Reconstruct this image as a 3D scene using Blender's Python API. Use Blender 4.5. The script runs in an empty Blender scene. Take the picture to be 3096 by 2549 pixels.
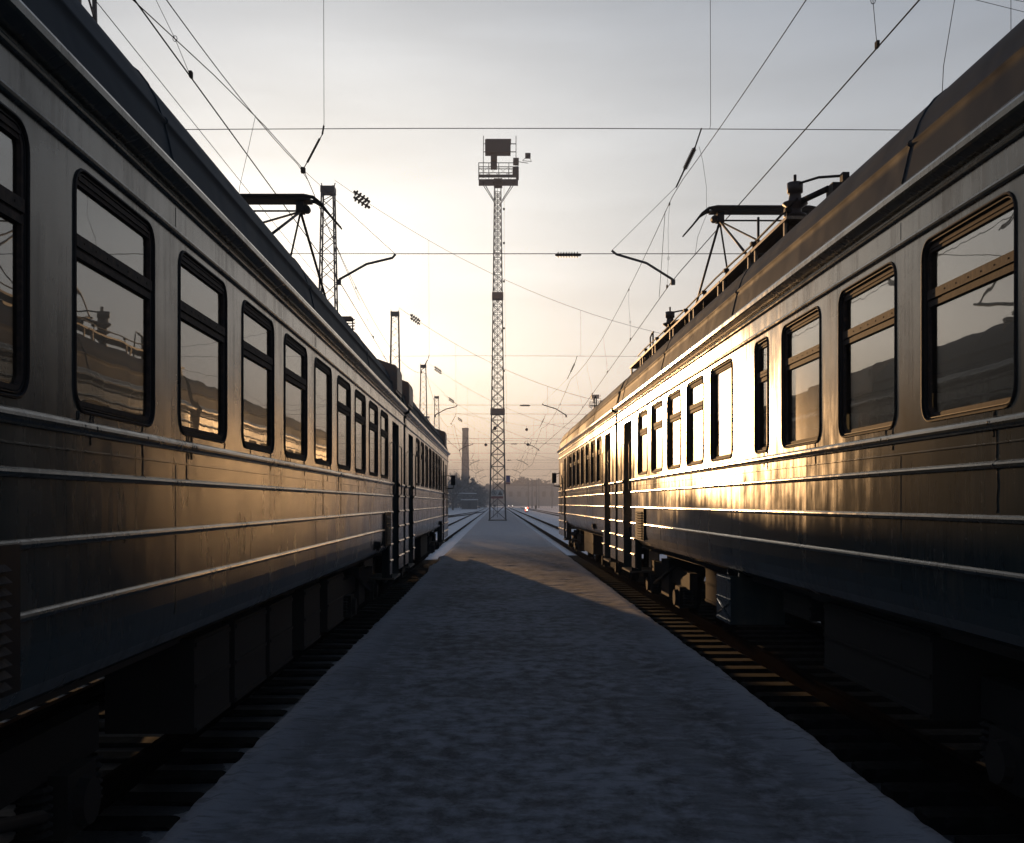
import bpy, math, random
from mathutils import Vector, Matrix
random.seed(7)
sc = bpy.context.scene
col = sc.collection
R = math.radians
E = 1.69                       # eye height above the platform surface (z = 0)

# ------------------------------------------------------------------ camera
cd = bpy.data.cameras.new('camera'); cam = bpy.data.objects.new('camera', cd); col.objects.link(cam)
cam.location = (0, 0, E); cam.rotation_euler = (R(90), 0, 0)
cd.lens = 37.2; cd.sensor_width = 36; cd.shift_x = 0.01453; cd.shift_y = 0.0793
cd.clip_start = 0.05; cd.clip_end = 6000
sc.camera = cam
sc.cycles.sample_clamp_indirect = 2.0; sc.cycles.blur_glossy = 1.0; sc.cycles.caustics_reflective = False; sc.cycles.caustics_refractive = False
sc.render.resolution_x = 1024; sc.render.resolution_y = 843

# ------------------------------------------------------------------ view, world, sun
vs = sc.view_settings
vs.view_transform = 'Standard'; vs.look = 'None'; vs.gamma = 1.0; vs.exposure = 0.0; vs.use_curve_mapping = False
SUN_AZ, SUN_EL = -10.2, 5.8
sd = Vector((math.sin(R(SUN_AZ)) * math.cos(R(SUN_EL)), math.cos(R(SUN_AZ)) * math.cos(R(SUN_EL)), math.sin(R(SUN_EL))))

w = bpy.data.worlds.new("World"); sc.world = w; w.use_nodes = True
nt = w.node_tree; nt.nodes.clear()
def N(t, **k):
    n = nt.nodes.new(t)
    for a, b in k.items(): setattr(n, a, b)
    return n
def L(a, b): nt.links.new(a, b)
def val(x):
    return x
def mth(op, a, b=None, clamp=False):
    n = N('ShaderNodeMath', operation=op); n.use_clamp = clamp
    for i, v in enumerate((a, b)):
        if v is None: continue
        if isinstance(v, (int, float)): n.inputs[i].default_value = v
        else: L(v, n.inputs[i])
    return n.outputs[0]
tc = N('ShaderNodeTexCoord')
sep = N('ShaderNodeSeparateXYZ'); L(tc.outputs['Generated'], sep.inputs[0])
dot = N('ShaderNodeVectorMath', operation='DOT_PRODUCT'); L(tc.outputs['Generated'], dot.inputs[0]); dot.inputs[1].default_value = sd
cosg = mth('MAXIMUM', dot.outputs['Value'], 0.0)
sky = N('ShaderNodeTexSky'); sky.sky_type = 'NISHITA'; sky.sun_disc = False
sky.sun_elevation = R(SUN_EL); sky.sun_rotation = R(SUN_AZ); sky.dust_density = 2.0; sky.air_density = 1.0
# high thin cloud veil over the clear sky: colour by height above the horizon
ramp = N('ShaderNodeValToRGB'); cr = ramp.color_ramp
stops = [(0.0, (.34, .35, .37)), (0.06, (.40, .41, .43)), (0.15, (.50, .515, .535)), (0.28, (.43, .465, .505)),
         (0.42, (.29, .335, .40)), (0.65, (.095, .15, .25)), (1.0, (.032, .085, .175))]
while len(cr.elements) < len(stops): cr.elements.new(0.5)
for e, (p, c) in zip(cr.elements, stops): e.position = p; e.color = (*c, 1)
L(mth('MAXIMUM', sep.outputs[2], 0.0), ramp.inputs[0])
g1 = mth('MULTIPLY', mth('POWER', cosg, 13.0), 0.60)
g2 = mth('MULTIPLY', mth('POWER', cosg, 45.0), 0.50)
g3 = mth('MULTIPLY', mth('POWER', cosg, 700.0), 2.0)
mp = N('ShaderNodeMapping'); L(tc.outputs['Generated'], mp.inputs[0])
mp.inputs['Scale'].default_value = (1.3, 1.0, 7.0); mp.inputs['Rotation'].default_value = (0.15, 0.25, 0.5)
nz = N('ShaderNodeTexNoise'); nz.inputs['Scale'].default_value = 1.7; nz.inputs['Detail'].default_value = 6
nz.inputs['Roughness'].default_value = 0.55; L(mp.outputs[0], nz.inputs[0])
cl = mth('ADD', mth('MULTIPLY', mth('SUBTRACT', nz.outputs['Fac'], 0.5), 0.65), 1.0)
glow = N('ShaderNodeVectorMath', operation='SCALE'); glow.inputs[0].default_value = (1.0, .955, .86)
L(mth('MULTIPLY', mth('ADD', mth('ADD', g1, g2), g3), mth('ADD', mth('MULTIPLY', sep.outputs[2], 4.0), .42, True)), glow.inputs['Scale'])
low = N('ShaderNodeVectorMath', operation='SCALE'); low.inputs[0].default_value = (.30, .165, .03)      # warm band low down on the sunward side
L(mth('MULTIPLY', mth('POWER', cosg, 6.0), mth('SUBTRACT', 1.0, mth('MULTIPLY', sep.outputs[2], 4.2), True), True), low.inputs['Scale'])
sm_ = N('ShaderNodeVectorMath', operation='ADD'); L(ramp.outputs[0], sm_.inputs[0]); L(glow.outputs[0], sm_.inputs[1])
vsc = N('ShaderNodeVectorMath', operation='SCALE'); sm2 = N('ShaderNodeVectorMath', operation='ADD'); L(sm_.outputs[0], sm2.inputs[0]); L(low.outputs[0], sm2.inputs[1]); L(sm2.outputs[0], vsc.inputs[0]); L(cl, vsc.inputs['Scale'])
bg1 = N('ShaderNodeBackground'); L(vsc.outputs[0], bg1.inputs[0]); bg1.inputs[1].default_value = 0.95
bg2 = N('ShaderNodeBackground'); L(sky.outputs[0], bg2.inputs[0]); bg2.inputs[1].default_value = 0.012
add = N('ShaderNodeAddShader'); L(bg1.outputs[0], add.inputs[0]); L(bg2.outputs[0], add.inputs[1])
wo = N('ShaderNodeOutputWorld'); L(add.outputs[0], wo.inputs[0])

ld = bpy.data.lights.new('sun', 'SUN'); ld.energy = 5.0; ld.angle = R(0.5); ld.color = (1.0, 0.57, 0.25)
lo = bpy.data.objects.new('sun', ld); col.objects.link(lo)
lo.rotation_euler = sd.to_track_quat('Z', 'Y').to_euler(); lo.location = sd * 900

# ------------------------------------------------------------------ helpers
def tag(o, label=None, cat=None, group=None, kind=None):
    if label: o['label'] = label
    if cat: o['category'] = cat
    if group: o['group'] = group
    if kind: o['kind'] = kind
    return o
def empty(name, loc=(0, 0, 0), rz=0.0, label=None, cat=None, group=None, kind=None):
    o = bpy.data.objects.new(name, None); col.objects.link(o); o.empty_display_size = 0.2
    o.location = loc; o.rotation_euler = (0, 0, rz)
    return tag(o, label, cat, group, kind)
class MB:
    def __init__(s, T=None): s.v = []; s.f = []; s.sm = []; s.T = T
    def V(s, p):
        if s.T: p = s.T(*p)
        s.v.append(tuple(p)); return len(s.v) - 1
    def F(s, ids, smooth=False): s.f.append(tuple(ids)); s.sm.append(smooth)
    def poly(s, pts, smooth=False): s.F([s.V(p) for p in pts], smooth)
    def box(s, x0, x1, y0, y1, z0, z1):
        i = [s.V(p) for p in ((x0,y0,z0),(x1,y0,z0),(x1,y1,z0),(x0,y1,z0),(x0,y0,z1),(x1,y0,z1),(x1,y1,z1),(x0,y1,z1))]
        for q in ((0,3,2,1),(4,5,6,7),(0,1,5,4),(1,2,6,5),(2,3,7,6),(3,0,4,7)): s.F([i[k] for k in q])
        return s
    def strip(s, A, B, smooth=False, close=False):
        a = [s.V(p) for p in A]; b = [s.V(p) for p in B]; n = len(a)
        for k in range(n if close else n - 1):
            j = (k + 1) % n; s.F((a[k], a[j], b[j], b[k]), smooth)
    def extr(s, prof, ya, yb, smooth=False, n=1, close=False, caps=False):
        prev = [s.V((x, ya, z)) for x, z in prof]; first = prev
        for k in range(1, n + 1):
            y = ya + (yb - ya) * k / n
            cur = [s.V((x, y, z)) for x, z in prof]
            for i in range(len(prof) if close else len(prof) - 1):
                j = (i + 1) % len(prof); s.F((prev[i], prev[j], cur[j], cur[i]), smooth)
            prev = cur
        if caps: s.F(first[::-1]); s.F(prev)
        return s
    def tube(s, pts, r, n=6, cap=True, smooth=True):
        pts = [Vector(p) for p in pts]; rings = []
        rr = r if isinstance(r, (list, tuple)) else [r] * len(pts)
        up0 = Vector((0, 0, 1))
        for k, p in enumerate(pts):
            d = (pts[min(k + 1, len(pts) - 1)] - pts[max(k - 1, 0)])
            d = d.normalized() if d.length > 1e-9 else Vector((0, 0, 1))
            up = up0 if abs(d.z) < 0.95 else Vector((0, 1, 0))
            a = d.cross(up).normalized(); b = d.cross(a).normalized()
            off = math.pi / n
            rings.append([s.V(p + (a * math.cos(off + 2 * math.pi * i / n) + b * math.sin(off + 2 * math.pi * i / n)) * rr[k]) for i in range(n)])
        for k in range(len(rings) - 1):
            for i in range(n):
                j = (i + 1) % n; s.F((rings[k][i], rings[k][j], rings[k+1][j], rings[k+1][i]), smooth and n > 4)
        if cap: s.F(rings[0][::-1]); s.F(rings[-1])
        return s
    def lathe(s, p0, p1, prof, n=12, smooth=False):
        p0 = Vector(p0); p1 = Vector(p1); d = (p1 - p0); ln = d.length; d.normalize()
        up = Vector((0, 0, 1)) if abs(d.z) < 0.9 else Vector((0, 1, 0))
        a = d.cross(up).normalized(); b = d.cross(a).normalized(); prev = None
        for t, r in prof:
            c = p0 + d * ln * t
            ring = [s.V(c + (a * math.cos(2*math.pi*i/n) + b * math.sin(2*math.pi*i/n)) * max(r, 1e-4)) for i in range(n)]
            if prev:
                for i in range(n): j = (i + 1) % n; s.F((prev[i], prev[j], ring[j], ring[i]), smooth)
            prev = ring
        return s
    def insul(s, p0, p1, r, ns=8, core=0.42):
        prof = [(0, r * .3), (.06, r * .5)]
        for k in range(ns):
            t = .08 + .84 * k / ns; q = .84 / ns
            prof += [(t, r * core), (t + q * .35, r), (t + q * .5, r * .95), (t + q * .6, r * core)]
        prof += [(.94, r * .5), (1, r * .3)]
        return s.lathe(p0, p1, prof, 10)
    def build(s, name, mat, parent=None, **t):
        me = bpy.data.meshes.new(name); me.from_pydata(s.v, [], s.f); me.update()
        me.polygons.foreach_set('use_smooth', s.sm)
        me.materials.append(mat)
        o = bpy.data.objects.new(name, me); col.objects.link(o)
        if parent: o.parent = parent
        return tag(o, **t)
def copy_tree(o, parent=None):
    c = o.copy(); col.objects.link(c)
    if parent: c.parent = parent
    for ch in list(o.children): copy_tree(ch, c)
    return c

# ------------------------------------------------------------------ materials
def mat(name, base=(.1,.1,.1), rough=.5, metal=0.0, spec=.5, coat=0.0, coatr=.1, emit=None, es=0):
    m = bpy.data.materials.new(name); m.use_nodes = True
    b = m.node_tree.nodes['Principled BSDF']
    b.inputs['Base Color'].default_value = (*base, 1); b.inputs['Roughness'].default_value = rough
    b.inputs['Metallic'].default_value = metal; b.inputs['Specular IOR Level'].default_value = spec
    b.inputs['Coat Weight'].default_value = coat; b.inputs['Coat Roughness'].default_value = coatr
    if emit: b.inputs['Emission Color'].default_value = (*emit, 1); b.inputs['Emission Strength'].default_value = es
    return m
class NG:
    def __init__(s, m): s.t = m.node_tree; s.b = s.t.nodes.get('Principled BSDF'); s.c = s.n('ShaderNodeTexCoord')
    def n(s, t, **k):
        x = s.t.nodes.new(t)
        for a, b in k.items(): setattr(x, a, b)
        return x
    def l(s, a, b): s.t.links.new(a, b)
    def noise(s, scale=(1,1,1), sc_=1.0, det=4, rough=.5, dist=0.0, src=None):
        mp = s.n('ShaderNodeMapping'); s.l(src or s.c.outputs['Object'], mp.inputs[0]); mp.inputs['Scale'].default_value = scale
        x = s.n('ShaderNodeTexNoise'); x.inputs['Scale'].default_value = sc_; x.inputs['Detail'].default_value = det
        x.inputs['Roughness'].default_value = rough; x.inputs['Distortion'].default_value = dist
        s.l(mp.outputs[0], x.inputs[0]); return x.outputs['Fac']
    def rmp(s, f, stops):
        r = s.n('ShaderNodeValToRGB'); s.l(f, r.inputs[0]); e = r.color_ramp.elements
        while len(e) < len(stops): e.new(.5)
        for q, (p, c) in zip(e, stops):
            q.position = p; q.color = (*c, 1) if isinstance(c, tuple) else (c, c, c, 1)
        return r.outputs[0]
    def m(s, op, a, b=None, clamp=False):
        x = s.n('ShaderNodeMath', operation=op); x.use_clamp = clamp
        for i, v in enumerate((a, b)):
            if v is None: continue
            if isinstance(v, (int, float)): x.inputs[i].default_value = v
            else: s.l(v, x.inputs[i])
        return x.outputs[0]
    def mix(s, f, a, b):
        x = s.n('ShaderNodeMix', data_type='RGBA')
        for sock, v in ((x.inputs[0], f), (x.inputs[6], a), (x.inputs[7], b)):
            if isinstance(v, (int, float)): sock.default_value = v
            elif isinstance(v, tuple): sock.default_value = (*v, 1)
            else: s.l(v, sock)
        return x.outputs[2]
    def along(s):          # level direction lying in the surface
        ge = s.n('ShaderNodeNewGeometry'); c = s.n('ShaderNodeVectorMath', operation='CROSS_PRODUCT'); s.l(ge.outputs['True Normal'], c.inputs[0]); c.inputs[1].default_value = (0, .02, 1)
        n = s.n('ShaderNodeVectorMath', operation='NORMALIZE'); s.l(c.outputs[0], n.inputs[0]); return n.outputs[0]
    def fres(s, ior):      # same reflectance seen from either face of a sheet
        ge = s.n('ShaderNodeNewGeometry'); fr = s.n('ShaderNodeFresnel')
        s.l(s.m('ADD', s.m('MULTIPLY', ge.outputs['Backfacing'], 1 / ior - ior), ior), fr.inputs[0]); return fr
    def bump(s, h, st=.5, d=.01, prev=None):
        x = s.n('ShaderNodeBump'); x.inputs['Strength'].default_value = st; x.inputs['Distance'].default_value = d
        s.l(h, x.inputs['Height'])
        if prev: s.l(prev, x.inputs['Normal'])
        return x.outputs[0]

def paint(name, c1, c2, rough=(.22, .42), wav=.018, spec=.30, coat=.35, aniso=.8):
    m = mat(name, c1, .3, 0, spec, coat, .06); g = NG(m)
    if aniso:      # rain and brush marks run down the sides, so gloss spreads up and down more than along
        tg = g.n('ShaderNodeTangent'); tg.direction_type = 'RADIAL'; tg.axis = 'Z'; g.l(tg.outputs[0], g.b.inputs['Tangent'])
        g.b.inputs['Anisotropic'].default_value = aniso; g.b.inputs['Anisotropic Rotation'].default_value = .25
    st = g.noise((2.2, 9, .5), 1.0, 5, .6)                       # vertical run marks
    bl = g.noise((1, 1.2, 1.6), 1.3, 6, .6)
    gr = g.noise((1, 1, 1), 60, 3, .6)
    g.l(g.mix(g.m('MULTIPLY', st, bl), c1, c2), g.b.inputs['Base Color'])
    rr = g.m('ADD', g.m('MULTIPLY', g.m('ADD', st, bl), (rough[1]-rough[0])), rough[0] - (rough[1]-rough[0]) * .5)
    g.l(rr, g.b.inputs['Roughness'])
    g.l(g.m('MULTIPLY', bl, .09), g.b.inputs['Coat Roughness'])
    wv = g.noise((1, .9, 1.1), 1.5, 2, .45, .3)
    b1 = g.bump(wv, 1.0, wav)
    b2 = g.bump(gr, .05, .001, b1)
    g.l(b2, g.b.inputs['Normal']); g.l(b1, g.b.inputs['Coat Normal'])
    return m
def body_paint(name, c1, c2):
    m = bpy.data.materials.new(name); m.use_nodes = True; t = m.node_tree; t.nodes.clear()
    g = NG.__new__(NG); g.t = t; g.b = None; g.c = g.n('ShaderNodeTexCoord')
    st = g.noise((2.2, 7, .35), 1.0, 5, .6); bl = g.noise((1, 1.2, 1.6), 1.3, 6, .6); dr = g.noise((3, 16, .6), 1.2, 4, .6)
    wv = g.noise((1, .9, 1.1), 1.3, 2, .45, .3); dent = g.noise((1, 1.6, .7), 4.0, 2, .5)
    n1 = g.bump(wv, 1.0, .006); n2 = g.bump(dent, 1.0, .0009, n1)
    dirt = g.rmp(g.m('MULTIPLY', dr, bl), [(.22, 0.0), (.42, 1.0)])
    df = g.n('ShaderNodeBsdfDiffuse'); g.l(g.mix(dirt, g.mix(st, c1, c2), (.066, .065, .060)), df.inputs[0]); g.l(n2, df.inputs['Normal'])
    gl = g.n('ShaderNodeBsdfAnisotropic'); gl.distribution = 'BECKMANN'; gl.inputs['Color'].default_value = (1, .98, .95, 1)
    g.l(g.m('ADD', g.m('MULTIPLY', g.m('ADD', st, bl), .14), .11), gl.inputs['Roughness'])
    gl.inputs['Anisotropy'].default_value = .52
    g.l(g.along(), gl.inputs['Tangent']); g.l(n2, gl.inputs['Normal'])
    fr = g.fres(1.5)
    fm = g.m('MULTIPLY', fr.outputs[0], g.m('SUBTRACT', 1.05, g.m('MULTIPLY', dirt, .42)), True)
    mx = g.n('ShaderNodeMixShader'); g.l(fm, mx.inputs[0]); g.l(df.outputs[0], mx.inputs[1])
    g2 = g.n('ShaderNodeBsdfAnisotropic'); g2.distribution = 'GGX'; g2.inputs['Color'].default_value = (1, .98, .95, 1); g2.inputs['Roughness'].default_value = .30
    g2.inputs['Anisotropy'].default_value = .3; g.l(g.along(), g2.inputs['Tangent']); g.l(n2, g2.inputs['Normal'])
    gm = g.n('ShaderNodeMixShader'); gm.inputs[0].default_value = .06; g.l(gl.outputs[0], gm.inputs[1]); g.l(g2.outputs[0], gm.inputs[2]); g.l(gm.outputs[0], mx.inputs[2])
    out = g.n('ShaderNodeOutputMaterial'); g.l(mx.outputs[0], out.inputs[0]); return m
M = {}
M['body'] = body_paint('dark_green_coach_paint', (.014, .029, .034), (.034, .044, .045))
M['roof'] = paint('grey_roof_paint', (.022, .032, .044), (.055, .06, .07), (.55, .7), .035, .02, 0, 0)
M['gasket'] = mat('black_rubber', (.010, .010, .012), .6, 0, .12)
M['frame'] = mat('weathered_window_frame', (.10, .085, .075), .7, 0, .08)
g = NG(M['frame']); f = g.noise((1,1,1), 26, 4, .6)
g.l(g.rmp(f, [(.35, (.022,.020,.021)), (.6, (.045,.034,.030)), (.78, (.09,.055,.04))]), g.b.inputs['Base Color'])
M['louvre'] = mat('louvre_metal', (.09, .08, .065), .35, .2)
M['dark'] = mat('underframe_grime', (.012, .011, .011), .8, 0, .2)
M['inside'] = mat('dark_coach_interior', (.05, .045, .04), .8)
M['seat'] = mat('brown_seat_covering', (.06, .035, .02), .6)
M['steel'] = mat('dark_steelwork', (.04, .04, .045), .6, .2)
M['towersteel'] = mat('painted_tower_steel', (.045, .05, .056), .6, .1)
M['wire'] = mat('bare_wire', (.015, .014, .014), .8, 0, .1)
M['drip'] = mat('frozen_dirty_meltwater', (.012, .012, .013), .35, 0, .4)
M['porcelain'] = mat('brown_porcelain', (.03, .022, .022), .5, 0, .25)
M['rust'] = mat('rusty_box_paint', (.13, .075, .05), .5)
g = NG(M['rust']); f = g.noise((1,1,1), 5, 5, .6)
g.l(g.rmp(f, [(.35, (.10,.085,.08)), (.65, (.17,.085,.05))]), g.b.inputs['Base Color'])
M['plank'] = mat('walkway_planks', (.11, .08, .06), .6)
g = NG(M['plank']); f = g.noise((8,.8,8), 4, 5, .6)
g.l(g.rmp(f, [(.3, (.05,.04,.035)), (.7, (.2,.14,.10))]), g.b.inputs['Base Color'])
M['chim'] = mat('chimney_brick', (.16, .10, .08), .85)
g = NG(M['chim']); br = g.n('ShaderNodeTexBrick'); br.inputs['Scale'].default_value = 2.0
br.inputs['Color1'].default_value = (.17,.10,.075,1); br.inputs['Color2'].default_value = (.12,.075,.06,1); br.inputs['Mortar'].default_value = (.2,.17,.15,1)
g.l(g.c.outputs['Object'], br.inputs[0]); g.l(br.outputs[0], g.b.inputs['Base Color'])
M['bark'] = mat('dark_bark', (.05, .038, .03), .9)
M['twig'] = mat('bare_twigs', (.055, .042, .034), .9)
M['white'] = mat('signal_lens_white', (.8,.7,.6), .4, emit=(1,.8,.65), es=4)
M['red'] = mat('signal_lens_red', (.6,.02,.02), .4, emit=(1,.12,.07), es=5)
M['blue'] = mat('blue_sign_enamel', (.05,.05,.16), .4)
M['signw'] = mat('pale_sign_enamel', (.30,.34,.36), .5)
M['signd'] = mat('dark_sign_print', (.03,.03,.035), .5)
M['signr'] = mat('faded_red_sign', (.16,.07,.075), .5)
M['cloth'] = mat('dark_coat', (.03,.03,.04), .8)
M['concrete'] = mat('concrete', (.26,.25,.24), .85)

def glass_mat(name, tint, refl):
    m = bpy.data.materials.new(name); m.use_nodes = True; t = m.node_tree; t.nodes.clear()
    g = NG.__new__(NG); g.t = t; g.b = None; g.c = g.n('ShaderNodeTexCoord')
    out = g.n('ShaderNodeOutputMaterial')
    tr = g.n('ShaderNodeBsdfTransparent'); tr.inputs[0].default_value = (*tint, 1)
    gl = g.n('ShaderNodeBsdfGlossy'); gl.inputs['Roughness'].default_value = .012; gl.inputs[0].default_value = (.95,.95,.93,1)
    gd = g.n('ShaderNodeBsdfAnisotropic'); gd.distribution = 'BECKMANN'; gd.inputs['Roughness'].default_value = .28; gd.inputs['Anisotropy'].default_value = .6
    g.l(g.along(), gd.inputs['Tangent']); gd.inputs['Color'].default_value = (.9,.88,.84,1)
    wv = g.noise((1, 1.3, 1), 2.4, 2, .4)
    bm = g.bump(wv, 1.0, .0007)
    g.l(bm, gl.inputs['Normal']); g.l(bm, gd.inputs['Normal'])
    mm = g.n('ShaderNodeMixShader'); mm.inputs[0].default_value = .20; g.l(gl.outputs[0], mm.inputs[1]); g.l(gd.outputs[0], mm.inputs[2])
    fr = g.fres(refl)
    mx = g.n('ShaderNodeMixShader'); g.l(fr.outputs[0], mx.inputs[0]); g.l(tr.outputs[0], mx.inputs[1]); g.l(mm.outputs[0], mx.inputs[2])
    g.l(mx.outputs[0], out.inputs[0]); return m
M['glass'] = glass_mat('window_glass', (.42, .44, .42), 3.3)

# ------------------------------------------------------------------ ground, platform
def g_snow(g, fac, white, dark): return g.mix(fac, dark, white)
m = mat('snowy_ballast', (.3,.3,.3), .8); g = NG(m); M['ground'] = m
sp = g.n('ShaderNodeSeparateXYZ'); g.l(g.c.outputs['Object'], sp.inputs[0])
n1 = g.noise((1,1,1), 1.4, 8, .65); n2 = g.noise((1,1,1), 14, 5, .6); n3 = g.noise((.3,.05,1), 1, 3, .5)
mx = g.rmp(g.m('ADD', g.m('MULTIPLY', n1, .6), g.m('MULTIPLY', n2, .4)), [(.30, 0.0), (.42, 1.0)])
# the strips that stood under the trains kept their bare ballast
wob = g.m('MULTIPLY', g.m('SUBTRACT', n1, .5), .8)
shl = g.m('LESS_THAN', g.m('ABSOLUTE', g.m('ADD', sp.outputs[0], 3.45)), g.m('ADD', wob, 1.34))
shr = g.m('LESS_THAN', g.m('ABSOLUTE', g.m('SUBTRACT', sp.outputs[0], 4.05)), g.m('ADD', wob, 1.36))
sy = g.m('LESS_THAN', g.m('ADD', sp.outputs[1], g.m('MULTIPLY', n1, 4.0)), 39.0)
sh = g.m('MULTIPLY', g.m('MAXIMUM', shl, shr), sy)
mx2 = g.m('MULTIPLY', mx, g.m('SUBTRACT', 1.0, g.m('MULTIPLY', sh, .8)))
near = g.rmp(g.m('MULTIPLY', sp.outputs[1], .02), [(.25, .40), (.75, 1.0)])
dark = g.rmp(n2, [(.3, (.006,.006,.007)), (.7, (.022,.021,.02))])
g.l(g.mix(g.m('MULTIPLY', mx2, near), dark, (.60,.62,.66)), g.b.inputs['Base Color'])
g.l(g.bump(g.m('ADD', n1, g.m('MULTIPLY', n2, .35)), .9, .06), g.b.inputs['Normal'])

def hgrid(name, xs, ys, zf, mtl, **t):
    mb = MB(); ids = [[mb.V((x, y, zf(x, y))) for x in xs] for y in ys]
    for j in range(len(ys) - 1):
        for i in range(len(xs) - 1): mb.F((ids[j][i], ids[j][i+1], ids[j+1][i+1], ids[j+1][i]), True)
    return mb.build(name, mtl, **t)
from mathutils import noise as mn
def gz(x, y):
    if abs(x) > 400 or y > 700: return -.42
    a = mn.noise(Vector((x * .8, y * .5, 3.1))) * .035 + mn.noise(Vector((x * 3, y * 2.2, 9))) * .015
    return -.40 + a + (.07 if y > 41 else .07 * max(0, (y - 37) / 4))
xs = [-2500, -600, -200, -60, -30, -18, -12] + [-10 + .5 * i for i in range(51)] + [18, 24, 32, 60, 200, 600, 2500]
ys = [-400, -60, -20, -8] + [-4 + .5 * i for i in range(110)] + [52 + 2 * i for i in range(60)] + [180, 220, 280, 360, 500, 800, 1500, 3500]
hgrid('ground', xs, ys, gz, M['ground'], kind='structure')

m = mat('trampled_snow_on_asphalt', (.1,.1,.1), .85, 0, .08); g = NG(m); M['plat'] = m
sp = g.n('ShaderNodeSeparateXYZ'); g.l(g.c.outputs['Object'], sp.inputs[0])
a1 = g.noise((1, .8, 1), .55, 4, .55); a2 = g.noise((1, .75, 1), 5.5, 6, .65); a3 = g.noise((1,1,1), 45, 5, .6)
a4 = g.noise((1.2, 3.5, 1), 3.2, 5, .6, .6)
cx = g.m('ABSOLUTE', g.m('SUBTRACT', sp.outputs[0], .27))          # distance from the middle line
edge = g.rmp(g.m('ADD', g.m('MULTIPLY', cx, .4), g.m('MULTIPLY', a1, .35)), [(.72, 0.0), (.95, .85)])
far = g.rmp(g.m('ADD', g.m('MULTIPLY', sp.outputs[1], .008), g.m('MULTIPLY', a1, .12)), [(.26, 0.0), (.52, .95)])
patch = g.rmp(g.m('ADD', g.m('MULTIPLY', a1, .4), g.m('MULTIPLY', a2, .6)), [(.43, 0.0), (.57, .62)])
sn = g.m('MAXIMUM', g.m('MAXIMUM', edge, far), patch)
sn = g.m('MULTIPLY', sn, g.rmp(a4, [(.36, .35), (.50, 1.0)]))
aspc = g.rmp(g.m('ADD', g.m('MULTIPLY', a2, .6), g.m('MULTIPLY', a3, .4)), [(.34, (.070,.070,.073)), (.50, (.130,.128,.132)), (.66, (.19,.186,.19))])
tk = g.m('ABSOLUTE', g.m('SUBTRACT', g.m('ABSOLUTE', g.m('SUBTRACT', sp.outputs[0], .1)), 1.18))
trk = g.m('MULTIPLY', g.rmp(g.m('ADD', tk, g.m('MULTIPLY', a1, .25)), [(.20, .4), (.36, 0.0)]), g.rmp(a4, [(.4, .3), (.6, 1.0)]))
sn = g.m('MAXIMUM', sn, trk)
cst = g.mix(sn, aspc, (.34,.35,.385))
vor = g.n('ShaderNodeTexVoronoi'); vor.inputs['Scale'].default_value = 3.3; g.l(g.c.outputs['Object'], vor.inputs[0])
fleck = g.m('LESS_THAN', vor.outputs['Distance'], .012)
g.l(g.mix(g.m('MULTIPLY', fleck, .5), cst, (.7,.72,.75)), g.b.inputs['Base Color'])
hh = g.m('ADD', g.m('MULTIPLY', a4, .5), g.m('ADD', g.m('MULTIPLY', a2, .6), g.m('MULTIPLY', a3, .15)))
g.l(g.bump(hh, .7, .014), g.b.inputs['Normal'])
def plat():
    mb = MB(); rows = []
    ysl = []; y = -6.0
    while y < 232: ysl.append(y); y += .05 if 1 < y < 14 else (.09 if 1 < y < 40 else .6)
    nx = 79
    NV = lambda a, b, c: mn.noise(Vector((a, b, c)))
    for y in ysl:
        xl = -1.70 + NV(y * .9, 1.5, 0) * .012 + NV(y * 5, 1.5, 0) * .010 - (.12 if 27 < y < 36 else 0) * abs(NV(y, 0, 7)) * 2
        xr = 2.27 + NV(y * .9, 8.5, 0) * .014 + NV(y * 5, 8.5, 0) * .012
        row = [mb.V((xl - .06, y, -.45)), mb.V((xl - .025, y, -.06))]
        for i in range(nx):
            t = i / (nx - 1); x = xl + (xr - xl) * t
            e = min(t, 1 - t) * 4
            tr = max(0, NV(x * 2.3, y * 2.1, 11)) * .022 * min(1, .35 + e)       # trodden hollows
            z = NV(x * .9, y * .7, 5) * .018 + NV(x * 5, y * 4, 2) * .010 + NV(x * 13, y * 11, 4) * .007 - tr + max(0, .5 - e) * .03
            if t < .02 or t > .98: z -= .025
            row.append(mb.V((x, y, z)))
        row += [mb.V((xr + .025, y, -.06)), mb.V((xr + .06, y, -.45))]
        rows.append(row)
    for a, b in zip(rows, rows[1:]):
        for i in range(len(a) - 1): mb.F((a[i], a[i+1], b[i+1], b[i]), True)
    return mb.build('platform', M['plat'], kind='structure')
plat()

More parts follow.
